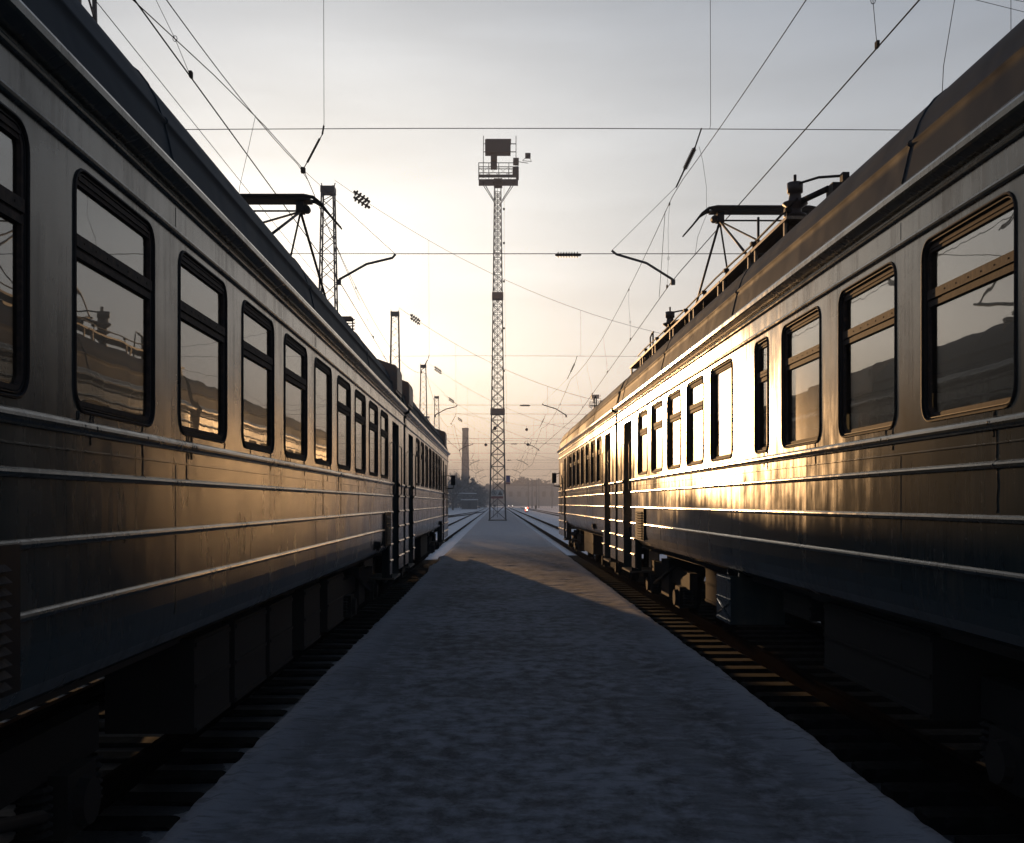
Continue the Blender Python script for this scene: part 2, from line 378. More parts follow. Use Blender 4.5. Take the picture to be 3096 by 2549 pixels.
# ------------------------------------------------------------------ tracks
M['rail'] = mat('rail_steel', (.014, .010, .008), .9, 0, 0)
M['sleeper'] = mat('snow_dusted_sleeper', (.06, .05, .045), .9, 0, .05)
g = NG(M['sleeper']); f = g.noise((1, 1, 1), 7, 5, .6)
g.l(g.rmp(f, [(.50, (.008,.008,.008)), (.78, (.030,.030,.034))]), g.b.inputs['Base Color'])
def RX0(y): return 2.396 - .0072 * y if y < 44 else 2.396 - .0072 * 44
def track(xc, zr, y0, y1, label, nsl, s0, sl_stuff=True):
    """xc(y): centre line, zr: rail top height"""
    t = empty('railway_track', (xc((y0+y1)/2), (y0+y1)/2, zr - .2), 0, label, 'railway track', 'railway tracks of the station')
    ox, oy, oz = t.location
    prof = [(-.036, 0), (.036, 0), (.036, -.03), (.012, -.045), (.012, -.13), (.066, -.15), (.066, -.16), (-.066, -.16), (-.066, -.15), (-.012, -.13), (-.012, -.045), (-.036, -.03)]
    for s in (-1, 1):
        mb = MB(); n = 60; prev = None
        for k in range(n + 1):
            y = y0 + (y1 - y0) * (k / n) ** 1.6; cxx = xc(y) + s * .76
            cur = [mb.V((cxx + a - ox, y - oy, zr + b - oz)) for a, b in prof]
            if prev:
                for i in range(len(prof)): j = (i + 1) % len(prof); mb.F((prev[i], prev[j], cur[j], cur[i]))
            else: mb.F(cur)
            prev = cur
        mb.F(prev); mb.build('rail', M['rail'], t)
    sb = MB(); sb.extr([(-1.36, -.12), (-1.36, -.01), (-1.33, 0), (1.33, 0), (1.36, -.01), (1.36, -.12)], -.12, .12, close=True, caps=True)
    first = None
    for k in range(nsl):
        y = s0 + .6 * k + random.uniform(-.03, .03)
        if first is None: o = first = sb.build('sleeper', M['sleeper'], t)
        else: o = first.copy(); col.objects.link(o); o.parent = t
        o.location = (xc(y) - ox, y - oy, zr - .165 - oz); o.rotation_euler = (0, 0, random.uniform(-.02, .02))
    y = s0 + .6 * nsl; mb = MB()
    while y < min(y1, 0):
        mb.box(xc(y) - 1.36 - ox, xc(y) + 1.36 - ox, y - .12 - oy, y + .12 - oy, zr - .28 - oz, zr - .18 - oz); y += .6
    if mb.f: mb.build('sleeper', M['sleeper'], t, kind='stuff')
    return t
track(lambda y: -3.44, -.20, -12, 420, 'straight rails under the left train running on past the platform', 64, 2)
track(lambda y: RX0(y) + 1.74, -.13, -12, 420, 'rails under the right train, nearest rail clear of the platform edge', 64, 2)
track(lambda y: 9.9, -.16, 30, 420, 'pair of dark rails in the snow right of the red signal lights', 0, 60)
# turnout joining the left track from the far left
def turn(y): return -3.44 - max(0, (235 - y)) * .034 - max(0, 170 - y) * .03
track(turn, -.185, 110, 236, 'siding rails curving in to join the left track beside the shed', 0, 300)

# ------------------------------------------------------------------ train cars
H0 = 1.89       # eye above left rail
def bead(h, r=.019, p=.021, n=6):
    return [(-p * math.sin(math.pi * k / n), h - r * math.cos(math.pi * k / n)) for k in range(n + 1)]
LOW_STD = [(.45, -.79), (.10, -.765), (.055, -.735), (.022, -.68), (.006, -.60), (0, -.52)]
LOW_DEEP = [(.06, -1.16), (0, -1.15)] + bead(-.93) + bead(-.67)
COMMON = bead(-.41) + bead(-.149) + bead(.108) + [(0, .205), (-.006, .207), (-.006, .213), (0, .215), (0, .262)] + bead(.305, .031, .032, 8) + [(0, .36)]
TOPW = [(0, 1.375)] + bead(1.427, .021, .022) + bead(1.593, .019, .022) + [(0, 1.632), (-.03, 1.640), (-.072, 1.660), (-.080, 1.672), (-.082, 1.700), (-.074, 1.716), (-.05, 1.735), (-.01, 1.765), (.012, 1.79)]
ROOFP = [(.012, 1.79), (.02, 1.82), (.05, 1.95), (.062, 2.0), (.05, 2.012), (.048, 2.024), (.06, 2.036), (.078, 2.045), (.11, 2.14), (.15, 2.215), (.20, 2.28), (.27, 2.335), (.36, 2.38), (.5, 2.425), (.8, 2.49), (1.2, 2.54), (1.74, 2.56)]
ROOFP = ROOFP + [(3.48 - x, z) for x, z in ROOFP[-2::-1]]

def rrect(y0, y1, z0, z1, r, n=5):
    pts = []; 
    for (cy, cz, a0) in ((y1 - r, z1 - r, 0), (y0 + r, z1 - r, 90), (y0 + r, z0 + r, 180), (y1 - r, z0 + r, 270)):
        for k in range(n + 1):
            a = R(a0 + 90 * k / n); pts.append((cy + r * math.cos(a), cz + r * math.sin(a)))
    return pts
ZB, ZT = .36, 1.375
WZ0, WZ1 = .377, 1.359
def wall_with_hole(mb, ya, yb, wy0, wy1, rad):
    hole = rrect(wy0, wy1, WZ0, WZ1, rad)
    cor = [(yb, ZT)] * 6 + [(ya, ZT)] * 6 + [(ya, ZB)] * 6 + [(yb, ZB)] * 6
    n = len(hole); hi = [mb.V((0, y, z)) for y, z in hole]
    ci = {c: mb.V((0, *c)) for c in set(cor)}
    for k in range(n):
        j = (k + 1) % n; a, b = ci[cor[k]], ci[cor[j]]
        if a == b: mb.F((hi[k], hi[j], a))
        else: mb.F((hi[k], hi[j], b, a))
def ring(mb, y0, y1, z0, z1, r, steps, smooth=False):
    """steps: list of (inset, x) describing the section of a frame that follows the rounded opening"""
    prev = None
    for ins, x in steps:
        rr = max(r - ins, .015)
        pts = [(x, y, z) for y, z in rrect(y0 + ins, y1 - ins, z0 + ins, z1 - ins, rr)]
        cur = [mb.V(p) for p in pts]
        if prev:
            for k in range(len(cur)): j = (k + 1) % len(cur); mb.F((prev[k], prev[j], cur[j], cur[k]), smooth)
        prev = cur
def window(T, root, y0, y1, kind, dd=0.0):
    rad = .095 if y1 - y0 > .6 else .07
    mb = MB(T)
    ring(mb, y0, y1, WZ0, WZ1, rad, [(-.012, 0.0), (-.010, -.007), (-.002, -.009), (.002, -.004), (.002, .006), (.006, .008), (.010, .002), (.015, .002), (.018, .010), (.020, .036 + dd)])
    win = mb.build('window', M['gasket'], root)
    fr = MB(T); b = .020
    ring(fr, y0, y1, WZ0, WZ1, rad, [(b, .018 + dd), (b + .016, .018 + dd), (b + .019, .034 + dd)])
    # top rail is deeper than the others
    fr.box(.020 + dd, .036 + dd, y0 + b + .02, y1 - b - .02, 1.296, WZ1 - b + .001)
    fr.box(.014 + dd, .022 + dd, y0 + b + .03, y1 - b - .03, 1.314, 1.326)
    fr.box(.020 + dd, .036 + dd, y0 + b + .02, y1 - b - .02, WZ0 + b - .001, .418)
    fr.build('frame', M['frame'], win)
    if kind == 'slide':
        tr = MB(T)
        tr.box(.012 + dd, .038 + dd, y0 + b + .003, y1 - b - .003, 1.040, 1.090)
        tr.box(.022 + dd, .038 + dd, y0 + b + .003, y1 - b - .003, 1.028, 1.040)
        tr.box(.016 + dd, .038 + dd, y0 + b + .003, y1 - b - .003, .998, 1.028)
        for k in range(7):
            yy = y0 + b + .08 + (y1 - y0 - 2 * b - .16) * k / 6
            tr.box(.0095 + dd, .0122 + dd, yy - .004, yy + .004, 1.060, 1.068)
        tr.build('transom', M['frame'], win)
    gl = MB(T)
    zz = [(.405, 1.01), (1.07, 1.315)] if kind == 'slide' else [(.405, 1.315)]
    for a, c in zz:
        pts = [(y, z) for y, z in rrect(y0 + b + .005, y1 - b - .005, a, c, .03, 3)]
        gl.poly([(.034 + dd, y, z) for y, z in pts])
    gl.build('glass', M['glass'], win)

def drips(T, root, y0, y1, n, rnd):
    for k in range(n):
        mb = MB(T)
        y = rnd.choice((y0 + rnd.uniform(.02, .25), y0 + rnd.uniform(.02, .25), rnd.uniform(y0, y1), y1 - rnd.uniform(.02, .15)))
        end = rnd.choice((.33, .28, .235, .20, .115, -.13)); h = .372; pts = []; yy = y
        while h > end:
            x = -.0015
            for hb, rr, pp in ((.305, .031, .032), (.108, .019, .021), (-.149, .019, .021)):
                if abs(h - hb) < rr: x -= pp * math.cos(math.pi / 2 * (h - hb) / rr)
            pts.append((x, yy, h)); h -= .012; yy += rnd.uniform(-.004, .004)
        mb.tube(pts, [rnd.uniform(.0018, .0036) for _ in pts], 5)
        mb.build('meltwater_streak', M['drip'], root)
def louvre(T, root, ya, yb):
    mb = MB(T); mb.box(-.024, .002, ya, yb, -.66, -.145)
    pn = mb.build('louvre', M['gasket'], root)
    sl = MB(T)
    for k in range(11):
        z = -.21 - .040 * k
        sl.poly([(-.026, ya + .12, z), (-.026, yb - .12, z), (-.052, yb - .12, z - .022), (-.052, ya + .12, z - .022)])
        sl.poly([(-.052, ya + .12, z - .022), (-.052, yb - .12, z - .022), (-.026, yb - .12, z - .028), (-.026, ya + .12, z - .028)])
    sl.build('slats', M['frame'], pn)
def door(T, root, ya, yb, deep=.17, bot=-1.22, leaf='double'):
    fr = MB(T)
    top = 1.33
    fr.poly([(0, ya, bot), (0, ya, top), (deep, ya, top), (deep, ya, bot)])
    fr.poly([(0, yb, bot), (0, yb, top), (deep, yb, top), (deep, yb, bot)])
    fr.poly([(0, ya, top), (0, yb, top), (deep, yb, top), (deep, ya, top)])
    fr.poly([(0, ya, top), (0, yb, top), (0, yb, 1.375), (0, ya, 1.375)])
    fr.build('door_recess', M['body'], root)
    mid = (ya + yb) / 2
    for a, b in ((ya, mid - .006), (mid + .006, yb)):
        d = MB(T)
        d.box(deep, deep + .03, a + .01, b - .01, -.52, .42)
        d.box(deep, deep + .03, a + .01, b - .01, 1.2, top)
        d.box(deep, deep + .03, a + .01, a + .09, .42, 1.2); d.box(deep, deep + .03, b - .09, b - .01, .42, 1.2)
        dl = d.build('door', M['body'], root)
        gp = MB(T); gp.poly([(deep + .012, a + .09, .42), (deep + .012, b - .09, .42), (deep + .012, b - .09, 1.2), (deep + .012, a + .09, 1.2)]); gp.build('glass', M['glass'], dl)
    st = MB(T)
    st.box(-.03, deep + .25, ya + .02, yb - .02, bot - .03, bot)
    st.box(deep - .02, deep + .3, ya + .02, yb - .02, -.86, -.83)
    st.box(deep + .28, deep + .30, ya, yb, bot, -.52)
    st.build('footboard', M['louvre'], root)
    hr = MB(T)
    for y in (ya - .035, yb + .035):
        hr.tube([(-.005, y, .12), (-.045, y, .15), (-.045, y, .95), (-.005, y, .98)], .011, 6)
    hr.build('handrail', M['louvre'], root)
def wheelset(T, root, yc, name='bogie'):
    mb = MB(T)
    for xx in (.42, 2.98):
        mb.extr([(xx - .05, -1.28), (xx + .06, -1.28), (xx + .06, -1.05), (xx - .05, -1.05)], yc - 1.75, yc + 1.75, close=True, caps=True)
        for d in (-1.3, 1.3):
            mb.box(xx - .14, xx + .1, yc + d - .17, yc + d + .17, -1.56, -1.26)
            mb.lathe((xx - .19, yc + d, -1.42), (xx - .1, yc + d, -1.42), [(0, .001), (0, .11), (1, .13)], 14)
            for e in (-.3, .3):
                pr = [(0, .06)]
                for k in range(6): pr += [(k / 6 + .04, .085), (k / 6 + .10, .06)]
                mb.lathe((xx - .04, yc + d + e, -1.5), (xx - .04, yc + d + e, -1.26), pr, 10)
        mb.box(xx - .10, xx + .12, yc - .35, yc + .35, -1.5, -.95)
        mb.tube([(xx - .12, yc - 1.0, -1.0), (xx - .12, yc + .9, -1.38)], .03, 6)
    mb.box(.4, 3.0, yc - .3, yc + .3, -1.2, -.9)
    b = mb.build(name, M['dark'], root)
    for d in (-1.3, 1.3):
        for xx in (.92, 2.44):
            wb = MB(T)
            wb.lathe((xx - .03, yc + d, -1.39), (xx + .13, yc + d, -1.39), [(0, .001), (0, .12), (.1, .13), (.15, .38), (0, .42), (0, .50), (.55, .495), (.85, .53), (1, .53), (1, .0)], 28)
            wb.build('wheel', M['rail'], b)
def roofbox(T, root, ya, yb):
    mb = MB(T)
    mb.box(-.005, .62, ya, yb, 1.86, 2.30)
    mb.poly([(-.005, ya, 2.302), (-.005, yb, 2.302), (.35, yb, 2.43), (.35, ya, 2.43)])
    mb.poly([(.35, ya, 2.43), (.35, yb, 2.43), (.62, yb, 2.46), (.62, ya, 2.46)])
    mb.poly([(-.005, ya, 2.302), (.35, ya, 2.43), (.62, ya, 2.46), (.62, ya, 2.30)])
    mb.poly([(-.005, yb, 2.302), (.35, yb, 2.43), (.62, yb, 2.46), (.62, yb, 2.30)])
    mb.box(-.02, -.004, ya + .04, yb - .04, 1.90, 2.26)
    mb.build('air_intake', M['rust'], root)

def car(m, X0, yaw, dz, y0, y1, segs, wins, doors, louv, seams, label, head=False, boxes=(), group='electric train cars'):
    yc = (y0 + y1) / 2
    root = empty('train_car', (X0 + m * 1.74 * math.cos(yaw) - math.sin(yaw) * yc, math.cos(yaw) * yc + m * 1.74 * math.sin(yaw), E + dz - H0), yaw, label, 'train car', group)
    T = lambda x, y, h: (m * (x - 1.74), y - yc, h + H0)
    ye = y1 - (.7 if head else 0)
    # side shell
    sb = MB(T)
    for a, b, k in segs:
        low = {'std': LOW_STD, 'deep': LOW_DEEP}[k]
        prof = low + COMMON
        sb.extr(prof, a, b, n=max(1, int((b - a) / 1.5)))
        if k == 'deep':
            for yy in (a, b): sb.poly([(0, yy, -1.15), (0, yy, .36), (.03, yy, .36), (.03, yy, -1.15)])
        ws = [q for q in wins if a <= q[0] and q[1] <= b]
        if not ws: sb.poly([(0, a, ZB), (0, b, ZB), (0, b, ZT), (0, a, ZT)]); continue
        cuts = [a] + [(ws[i][1] + ws[i + 1][0]) / 2 for i in range(len(ws) - 1)] + [b]
        for i, q in enumerate(ws): wall_with_hole(sb, cuts[i], cuts[i + 1], q[0], q[1], .095 if q[1] - q[0] > .6 else .07)
    sb.extr(TOPW, y0, ye, n=8)
    # vertical weld seams
    for yy in seams:
        for za, zb_ in ((-.59, -.435), (-.385, -.17), (-.125, .085), (.13, .20), (1.46, 1.56)):
            sb.box(-.0022, .001, yy - .006, yy + .006, za, zb_)
    # far side wall, ends
    sb.poly([(3.48, y0, -.78), (3.48, ye, -.78), (3.48, ye, 1.79), (3.48, y0, 1.79)])
    endp = [(x, z) for x, z in ROOFP] + [(3.48, -.78), (0.02, -.78)]
    sb.poly([(x, y0, z) for x, z in endp])
    if head:
        steps = [(0, 0, 0), (.25, .015, .02), (.45, .05, .05), (.6, .11, .10), (.7, .2, .16)]
        side = [(.06, -1.0), (0, -.98)] + [(0, -.6), (0, -.3), (0, .1), (0, .5), (0, .9), (0, 1.3), (0, 1.6), (-.04, 1.72), (0, 1.79)] + ROOFP[2:len(ROOFP)//2 + 1]
        side = side + [(3.48 - x, z) for x, z in side[-2::-1]]
        prev = None
        for dy, ins, dr in steps:
            cur = []
            for x, z in side:
                f_ = 1 - 2 * ins / 3.48; xx = 1.74 + (x - 1.74) * f_; zz = z - dr * max(0, (z - 1.0)) / 1.5
                cur.append(sb.V((xx, ye + dy, zz)))
            if prev:
                for i in range(len(cur) - 1): sb.F((prev[i], prev[i+1], cur[i+1], cur[i]), True)
            prev = cur
        sb.F(prev)
        for hb in (-.41, -.149, .108, .305, 1.427, 1.593):
            sb.tube([(0, ye - .02, hb), (.012, ye + .25, hb), (.05, ye + .45, hb), (.11, ye + .6, hb), (.2, ye + .7, hb)], .02, 6)
    else: sb.poly([(x, y1, z) for x, z in endp])
    sb.build('side_wall', M['body'], root)
    # roof
    rb = MB(T); rb.extr(ROOFP, y0, ye, smooth=True, n=10)
    y = y0 + (.9 if m < 0 else 1.0)
    for yy in [seams[0] + 4.33 * k for k in range(-3, 9)]:
        if y0 + .3 < yy < ye - .3:
            rb.tube([(x - .004 if i < 8 else x, yy, z + (.004 if i >= 8 else 0)) for i, (x, z) in enumerate(ROOFP[:17])], .006, 5)
    rb.build('roof', M['roof'], root)
    # floor, seats, underframe
    fb = MB(T); fb.box(.10, 3.40, y0 + .05, ye - .02, -.60, -.52); fb.box(.25, 3.2, y0 + .1, ye - .1, -.86, -.61)
    fb.poly([(.03, y0 + .05, 1.60), (3.45, y0 + .05, 1.60), (3.45, ye - .05, 1.60), (.03, ye - .05, 1.60)])
    fb.poly([(3.44, y0 + .05, -.5), (3.44, ye - .05, -.5), (3.44, ye - .05, 1.6), (3.44, y0 + .05, 1.6)])
    fb.build('floor', M['inside'], root)
    big = [q for q in wins if q[1] - q[0] > .6]
    st = MB(T)
    for q in big[::1]:
        yy = q[1] + .2
        if any(a - .3 < yy < b + .3 for a, b in doors): continue
        for xa, xb in ((.12, 1.3), (2.1, 3.3)):
            st.box(xa, xb, yy - .05, yy + .05, -.05, .55); st.box(xa, xb, yy - .45, yy + .45, -.12, -.03)
    if st.f: st.build('seats', M['seat'], root)
    for q in wins: window(T, root, q[0], q[1], q[2], -.013 if m < 0 else .002)
    for a, b in doors: door(T, root, a, b) if b - a > .8 else door(T, root, a, b, .10)
    for a, b in louv: louvre(T, root, a, b)
    for a, b in boxes: roofbox(T, root, a, b)
    wheelset(T, root, y0 + 3.3); wheelset(T, root, y1 - 3.4)
    return root, T

YAW = .0072; XL = -1.70; XR = 2.396; DZR = .072
# left near car
lw = [(4.257 + 1.403 * (k - 1), 4.257 + 1.403 * (k - 1) + .975, 'slide' if k != 5 else 'single') for k in range(0, 10)]
rootL1, TL1 = car(-1, XL, 0, 0, .45, 19.2,
    [(.45, 1.1, 'deep'), (2.2, 2.62, 'deep'), (2.62, 16.78, 'std'), (16.78, 17.16, 'deep'), (18.29, 19.2, 'deep')],
    lw, [(1.1, 2.2), (17.16, 18.29)], [(2.98, 3.72), (15.86, 16.72)], [5.6, 9.93, 14.26],
    'near car of the left train, dark glossy side with big rounded windows in shade', boxes=[(17.75, 18.75)])
lw2 = [(22.20 + 1.40 * k, 23.16 + 1.40 * k, 'slide' if k != 3 else 'single') for k in range(7)] + [(31.95, 32.35, 'single')]
rootL2, TL2 = car(-1, XL, 0, 0, 19.62, 37.4,
    [(19.62, 20.3, 'deep'), (21.4, 21.78, 'deep'), (21.78, 32.75, 'std'), (32.75, 33.05, 'deep'), (33.9, 36.71, 'deep')],
    lw2, [(20.3, 21.4), (33.05, 33.9)], [], [24.0, 28.4], 'far leading car of the left train, in shade with a dark mirror', head=True, boxes=[(20.2, 21.2), (34.3, 35.3)])
# right near car
rw = [(3.41, 4.42, 'slide'), (4.82, 5.85, 'slide'), (6.244, 7.247, 'slide'), (7.666, 8.66, 'slide'), (9.107, 9.547, 'slide'), (10.45, 11.46, 'single')] + \
     [(11.86 + 1.403 * k, 12.86 + 1.403 * k, 'slide') for k in range(4)]
rootR1, TR1 = car(1, XR, YAW, DZR, .9, 19.77,
    [(.9, 1.4, 'deep'), (2.5, 2.95, 'deep'), (2.95, 17.42, 'std'), (17.42, 17.83, 'deep'), (18.89, 19.77, 'deep')],
    rw, [(1.4, 2.5), (17.83, 18.89)], [(16.3, 17.2)], [6.17, 10.5, 14.83],
    'near car of the right train, glossy side catching the golden sun glare', boxes=[])
rw2 = [(22.66 + 1.37 * k, 23.60 + 1.37 * k, 'slide' if k != 3 else 'single') for k in range(7)] + [(32.1, 32.5, 'single')]
rootR2, TR2 = car(1, XR, YAW, DZR, 20.12, 37.2,
    [(20.12, 20.95, 'deep'), (21.99, 22.35, 'deep'), (22.35, 32.85, 'std'), (32.85, 33.15, 'deep'), (34.0, 36.51, 'deep')],
    rw2, [(20.95, 21.99), (33.15, 34.0)], [], [24.6, 29.0], 'far leading car of the right train, lit gold by the low sun', head=True, boxes=[])

# gangways between the cars
for (root, T, ya, yb) in ((rootL2, TL2, 19.2, 19.62), (rootR2, TR2, 19.77, 20.12)):
    mb = MB(T)
    n = 6
    for k in range(n):
        a = ya + (yb - ya) * k / n
        mb.box(.55 + (.03 if k % 2 else 0), 2.93, a + .002, a + (yb - ya) / n - .002, -.75, 2.05 - (.03 if k % 2 else 0))
    mb.box(1.5, 1.98, ya, yb, -1.15, -.85)
    mb.build('gangway', M['gasket'], root)

rd = random.Random(3)
for q in lw[:8]: drips(TL1, rootL1, q[0], q[1], rd.choice((3, 4, 5)), rd)
for q in rw[1:5]: drips(TR1, rootR1, q[0], q[1], 2, rd)
# mirrors, handrails and ladder pipes at the two cabs
for (root, T, yy, o) in ((rootL2, TL2, 36.2, 0), (rootR2, TR2, 36.0, 0)):
    mb = MB(T); mb.box(-.27, -.12, yy, yy + .06, .60, .94); mb.tube([(-.20, yy + .03, .62), (-.20, yy + .03, .5), (.02, yy + .03, .48)], .018, 6)
    mb.tube([(-.12, yy + .03, .9), (.02, yy + .03, .95)], .014, 6); mb.build('mirror', M['gasket'], root)
    hb = MB(T)
    for y_ in (34.1, 34.9):
        hb.tube([(0, y_, -.45), (-.07, y_, -.43), (-.07, y_, .55), (0, y_, .57)], .014, 6)
    hb.build('handrail', M['louvre'], root)
    cw = MB(T); cw.box(-.004, .01, 34.7, 35.6, .45, 1.25); cw.build('cab_window', M['gasket'], root)

# underfloor equipment boxes
def ebox(T, root, ya, yb, za, zb, d, mtl='dark', cross=False, trim=True):
    mb = MB(T); mb.box(d, d + .55, ya, yb, za, zb)
    if trim:
        mb.box(d - .012, d + .002, ya + .01, yb - .01, za + .01, za + .035)
        mb.box(d - .012, d + .002, ya + .01, yb - .01, (za + zb) / 2 - .012, (za + zb) / 2 + .012)
        mb.box(d - .012, d + .002, ya + .01, yb - .01, zb - .05, zb - .02)
    if cross:
        mb.tube([(d - .006, ya + .05, za + .06), (d - .006, yb - .05, (za + zb) / 2 - .03)], .008, 5)
        mb.tube([(d - .006, yb - .05, za + .06), (d - .006, ya + .05, (za + zb) / 2 - .03)], .008, 5)
    mb.box(d + .1, d + .16, ya + .05, ya + .1, zb, -.78); mb.box(d + .1, d + .16, yb - .1, yb - .05, zb, -.78)
    mb.build('equipment_box', M[mtl], root)
ebox(TR1, rootR1, 10.65, 11.3, -1.30, -.82, .03, 'body', True)
ebox(TR1, rootR1, 8.7, 9.5, -1.05, -.84, .25)
ebox(TR1, rootR1, 6.2, 8.2, -1.35, -.84, .2)
ebox(TR1, rootR1, 12.0, 13.2, -1.30, -.84, .3)
for a, b in ((6.5, 7.35), (7.5, 8.5), (8.65, 9.6), (10.2, 11.1), (11.6, 12.8)):
    ebox(TL1, rootL1, a, b, -1.42, -.84, .16)
ebox(TL2, rootL2, 27, 29.5, -1.4, -.84, .25); ebox(TR2, rootR2, 27, 29.5, -1.4, -.84, .25)
for T_, r_, yy in ((TL1, rootL1, 15.0), (TL2, rootL2, 31.6), (TR2, rootR2, 24.2)):
    mb = MB(T_); mb.lathe((-.05, yy, -.60), (.02, yy, -.60), [(0, .001), (0, .05), (1, .06)], 10); mb.box(-.03, .01, yy - .05, yy + .05, -.68, -.56); mb.build('tail_lamp_bracket', M['gasket'], r_)

# ------------------------------------------------------------------ roof equipment
def pantograph(T, root, yh, zh, xc=1.52):
    """head at (xc, yh, zh) in car coordinates"""
    p = MB(T)
    # contact head: two carbon strips on a shallow pan with down-turned horns
    for dy in (-.11, .11):
        pts = [(xc - 1.16, yh + dy * .4, zh - .40), (xc - 1.02, yh + dy * .6, zh - .24), (xc - .90, yh + dy * .9, zh - .09), (xc - .80, yh + dy, zh - .02), (xc - .68, yh + dy, zh),
               (xc + .68, yh + dy, zh), (xc + .80, yh + dy, zh - .02), (xc + .90, yh + dy * .9, zh - .09), (xc + 1.02, yh + dy * .6, zh - .24), (xc + 1.16, yh + dy * .4, zh - .40)]
        p.tube(pts, [.010, .012, .016, .024, .028, .028, .024, .016, .012, .010], 6)
    p.box(xc - .76, xc + .76, yh - .12, yh + .12, zh - .055, zh - .02)
    p.tube([(xc - .62, yh, zh - .17), (xc + .62, yh, zh - .17)], .013, 6)
    for s in (-1, 1):
        p.box(xc + s * .62 - .05, xc + s * .62 + .05, yh - .08, yh + .08, zh - .2, zh - .06)
        p.lathe((xc + s * .70, yh - .05, zh - .15), (xc + s * .70, yh + .05, zh - .15), [(0, .0), (0, .05), (1, .05), (1, 0)], 10)
    p.build('pantograph_head', M['gasket'], root)
    f_ = MB(T); zk = 2.95
    for s in (-1, 1):
        a = (xc + s * .62, yh, zh - .18)
        for dy in (-2.3, 1.7):
            f_.tube([a, (xc + s * .70, yh + dy, zk)], .018, 6)           # upper arm
            f_.tube([a, (xc + s * .02, yh + dy * .96, zk)], .014, 6)      # diagonal brace
            f_.tube([(xc + s * .70, yh + dy, zk), (xc + s * .45, yh + dy * .15, 2.70)], .026, 6)   # lower arm
    for dy in (-2.3, 1.7): f_.tube([(xc - .74, yh + dy, zk), (xc + .74, yh + dy, zk)], .018, 6)
    f_.tube([(xc - .6, yh - .3, 2.70), (xc + .6, yh - .3, 2.70)], .04, 8); f_.tube([(xc - .6, yh + .3, 2.70), (xc + .6, yh + .3, 2.70)], .04, 8)
    f_.build('pantograph_frame', M['gasket'], root)
    b = MB(T)
    for s in (-1, 1):
        b.box(xc + s * .5 - .03, xc + s * .5 + .03, yh - 1.0, yh + 1.0, 2.66, 2.72)
        for dy in (-.9, .9): b.insul((xc + s * .5, yh + dy, 2.44), (xc + s * .5, yh + dy, 2.67), .075, 4)
    b.build('pantograph_base', M['porcelain'], root)
pantograph(TL1, rootL1, 14.0, 4.03)
pantograph(TR1, rootR1, 15.6, 4.26, 1.62)

def busbar(T, root, ya, yb, xx=.31, plank=True):
    p = MB(T)
    p.tube([(xx, ya, 2.60)] + [(xx + .008 * math.sin(k), ya + (yb - ya) * k / 12, 2.60 + .008 * math.cos(k * 1.7)) for k in range(1, 12)] + [(xx, yb, 2.60)], .011, 6)
    y = ya + .3
    while y < yb:
        p.tube([(xx, y, 2.36), (xx, y, 2.60)], .012, 5); p.box(xx - .03, xx + .03, y - .03, y + .03, 2.565, 2.60); y += 1.25
    p.build('roof_conduit', M['gasket'], root)
    if plank:
        q = MB(T); y = ya + .2
        while y < yb - .6:
            ln = random.uniform(1.3, 1.9)
            q.box(.27, .50, y, y + ln, 2.475 + random.uniform(-.004, .004), 2.505)
            q.box(.28, .31, y + .1, y + .14, 2.33, 2.475); q.box(.28, .31, y + ln - .14, y + ln - .1, 2.33, 2.475)
            y += ln + .04
        q.build('roof_walkway', M['plank'], root)
busbar(TR1, rootR1, 9.3, 19.3)
busbar(TL1, rootL1, 12.2, 17.2, 1.1, False)
def bigins(T, root, x, y, zb=2.36):
    b = MB(T)
    pr = [(0, .075), (.04, .085), (.10, .06), (.16, .062), (.22, .105), (.25, .10), (.28, .062), (.36, .062), (.42, .105), (.45, .10), (.48, .06), (.55, .06),
          (.62, .115), (.65, .11), (.68, .06), (.80, .052), (.81, .07), (.97, .072), (.98, .0)]
    b.lathe((x, y, zb), (x, y, zb + .56), pr, 18, True)
    o = b.build('roof_insulator', M['porcelain'], root)
    c = MB(T); c.tube([(x, y, zb + .54), (x, y, zb + .62)], .014, 6); c.tube([(x, y, zb + .53), (x + .14, y - .25, zb + .52), (x + .30, y - .5, zb + .46)], .012, 6)
    c.box(x + .26, x + .32, y - .54, y - .46, zb + .40, zb + .48); c.box(x + .16, x + .46, y - .58, y - .40, zb + .28, zb + .38)
    c.tube([(x + .02, y, zb + .36), (x + .16, y - .45, zb + .36)], .03, 6); c.tube([(x + .3, y - .5, zb + .1), (x + .3, y - .5, zb + .42)], .03, 6)
    c.build('switch_arm', M['gasket'], o)
bigins(TR1, rootR1, .42, 9.75, 2.33)
for T_, r_, x_, y_ in ((TR1, rootR1, .5, 4.2), (TL1, rootL1, .9, 11.2)):
    bigins(T_, r_, x_, y_, 2.42)
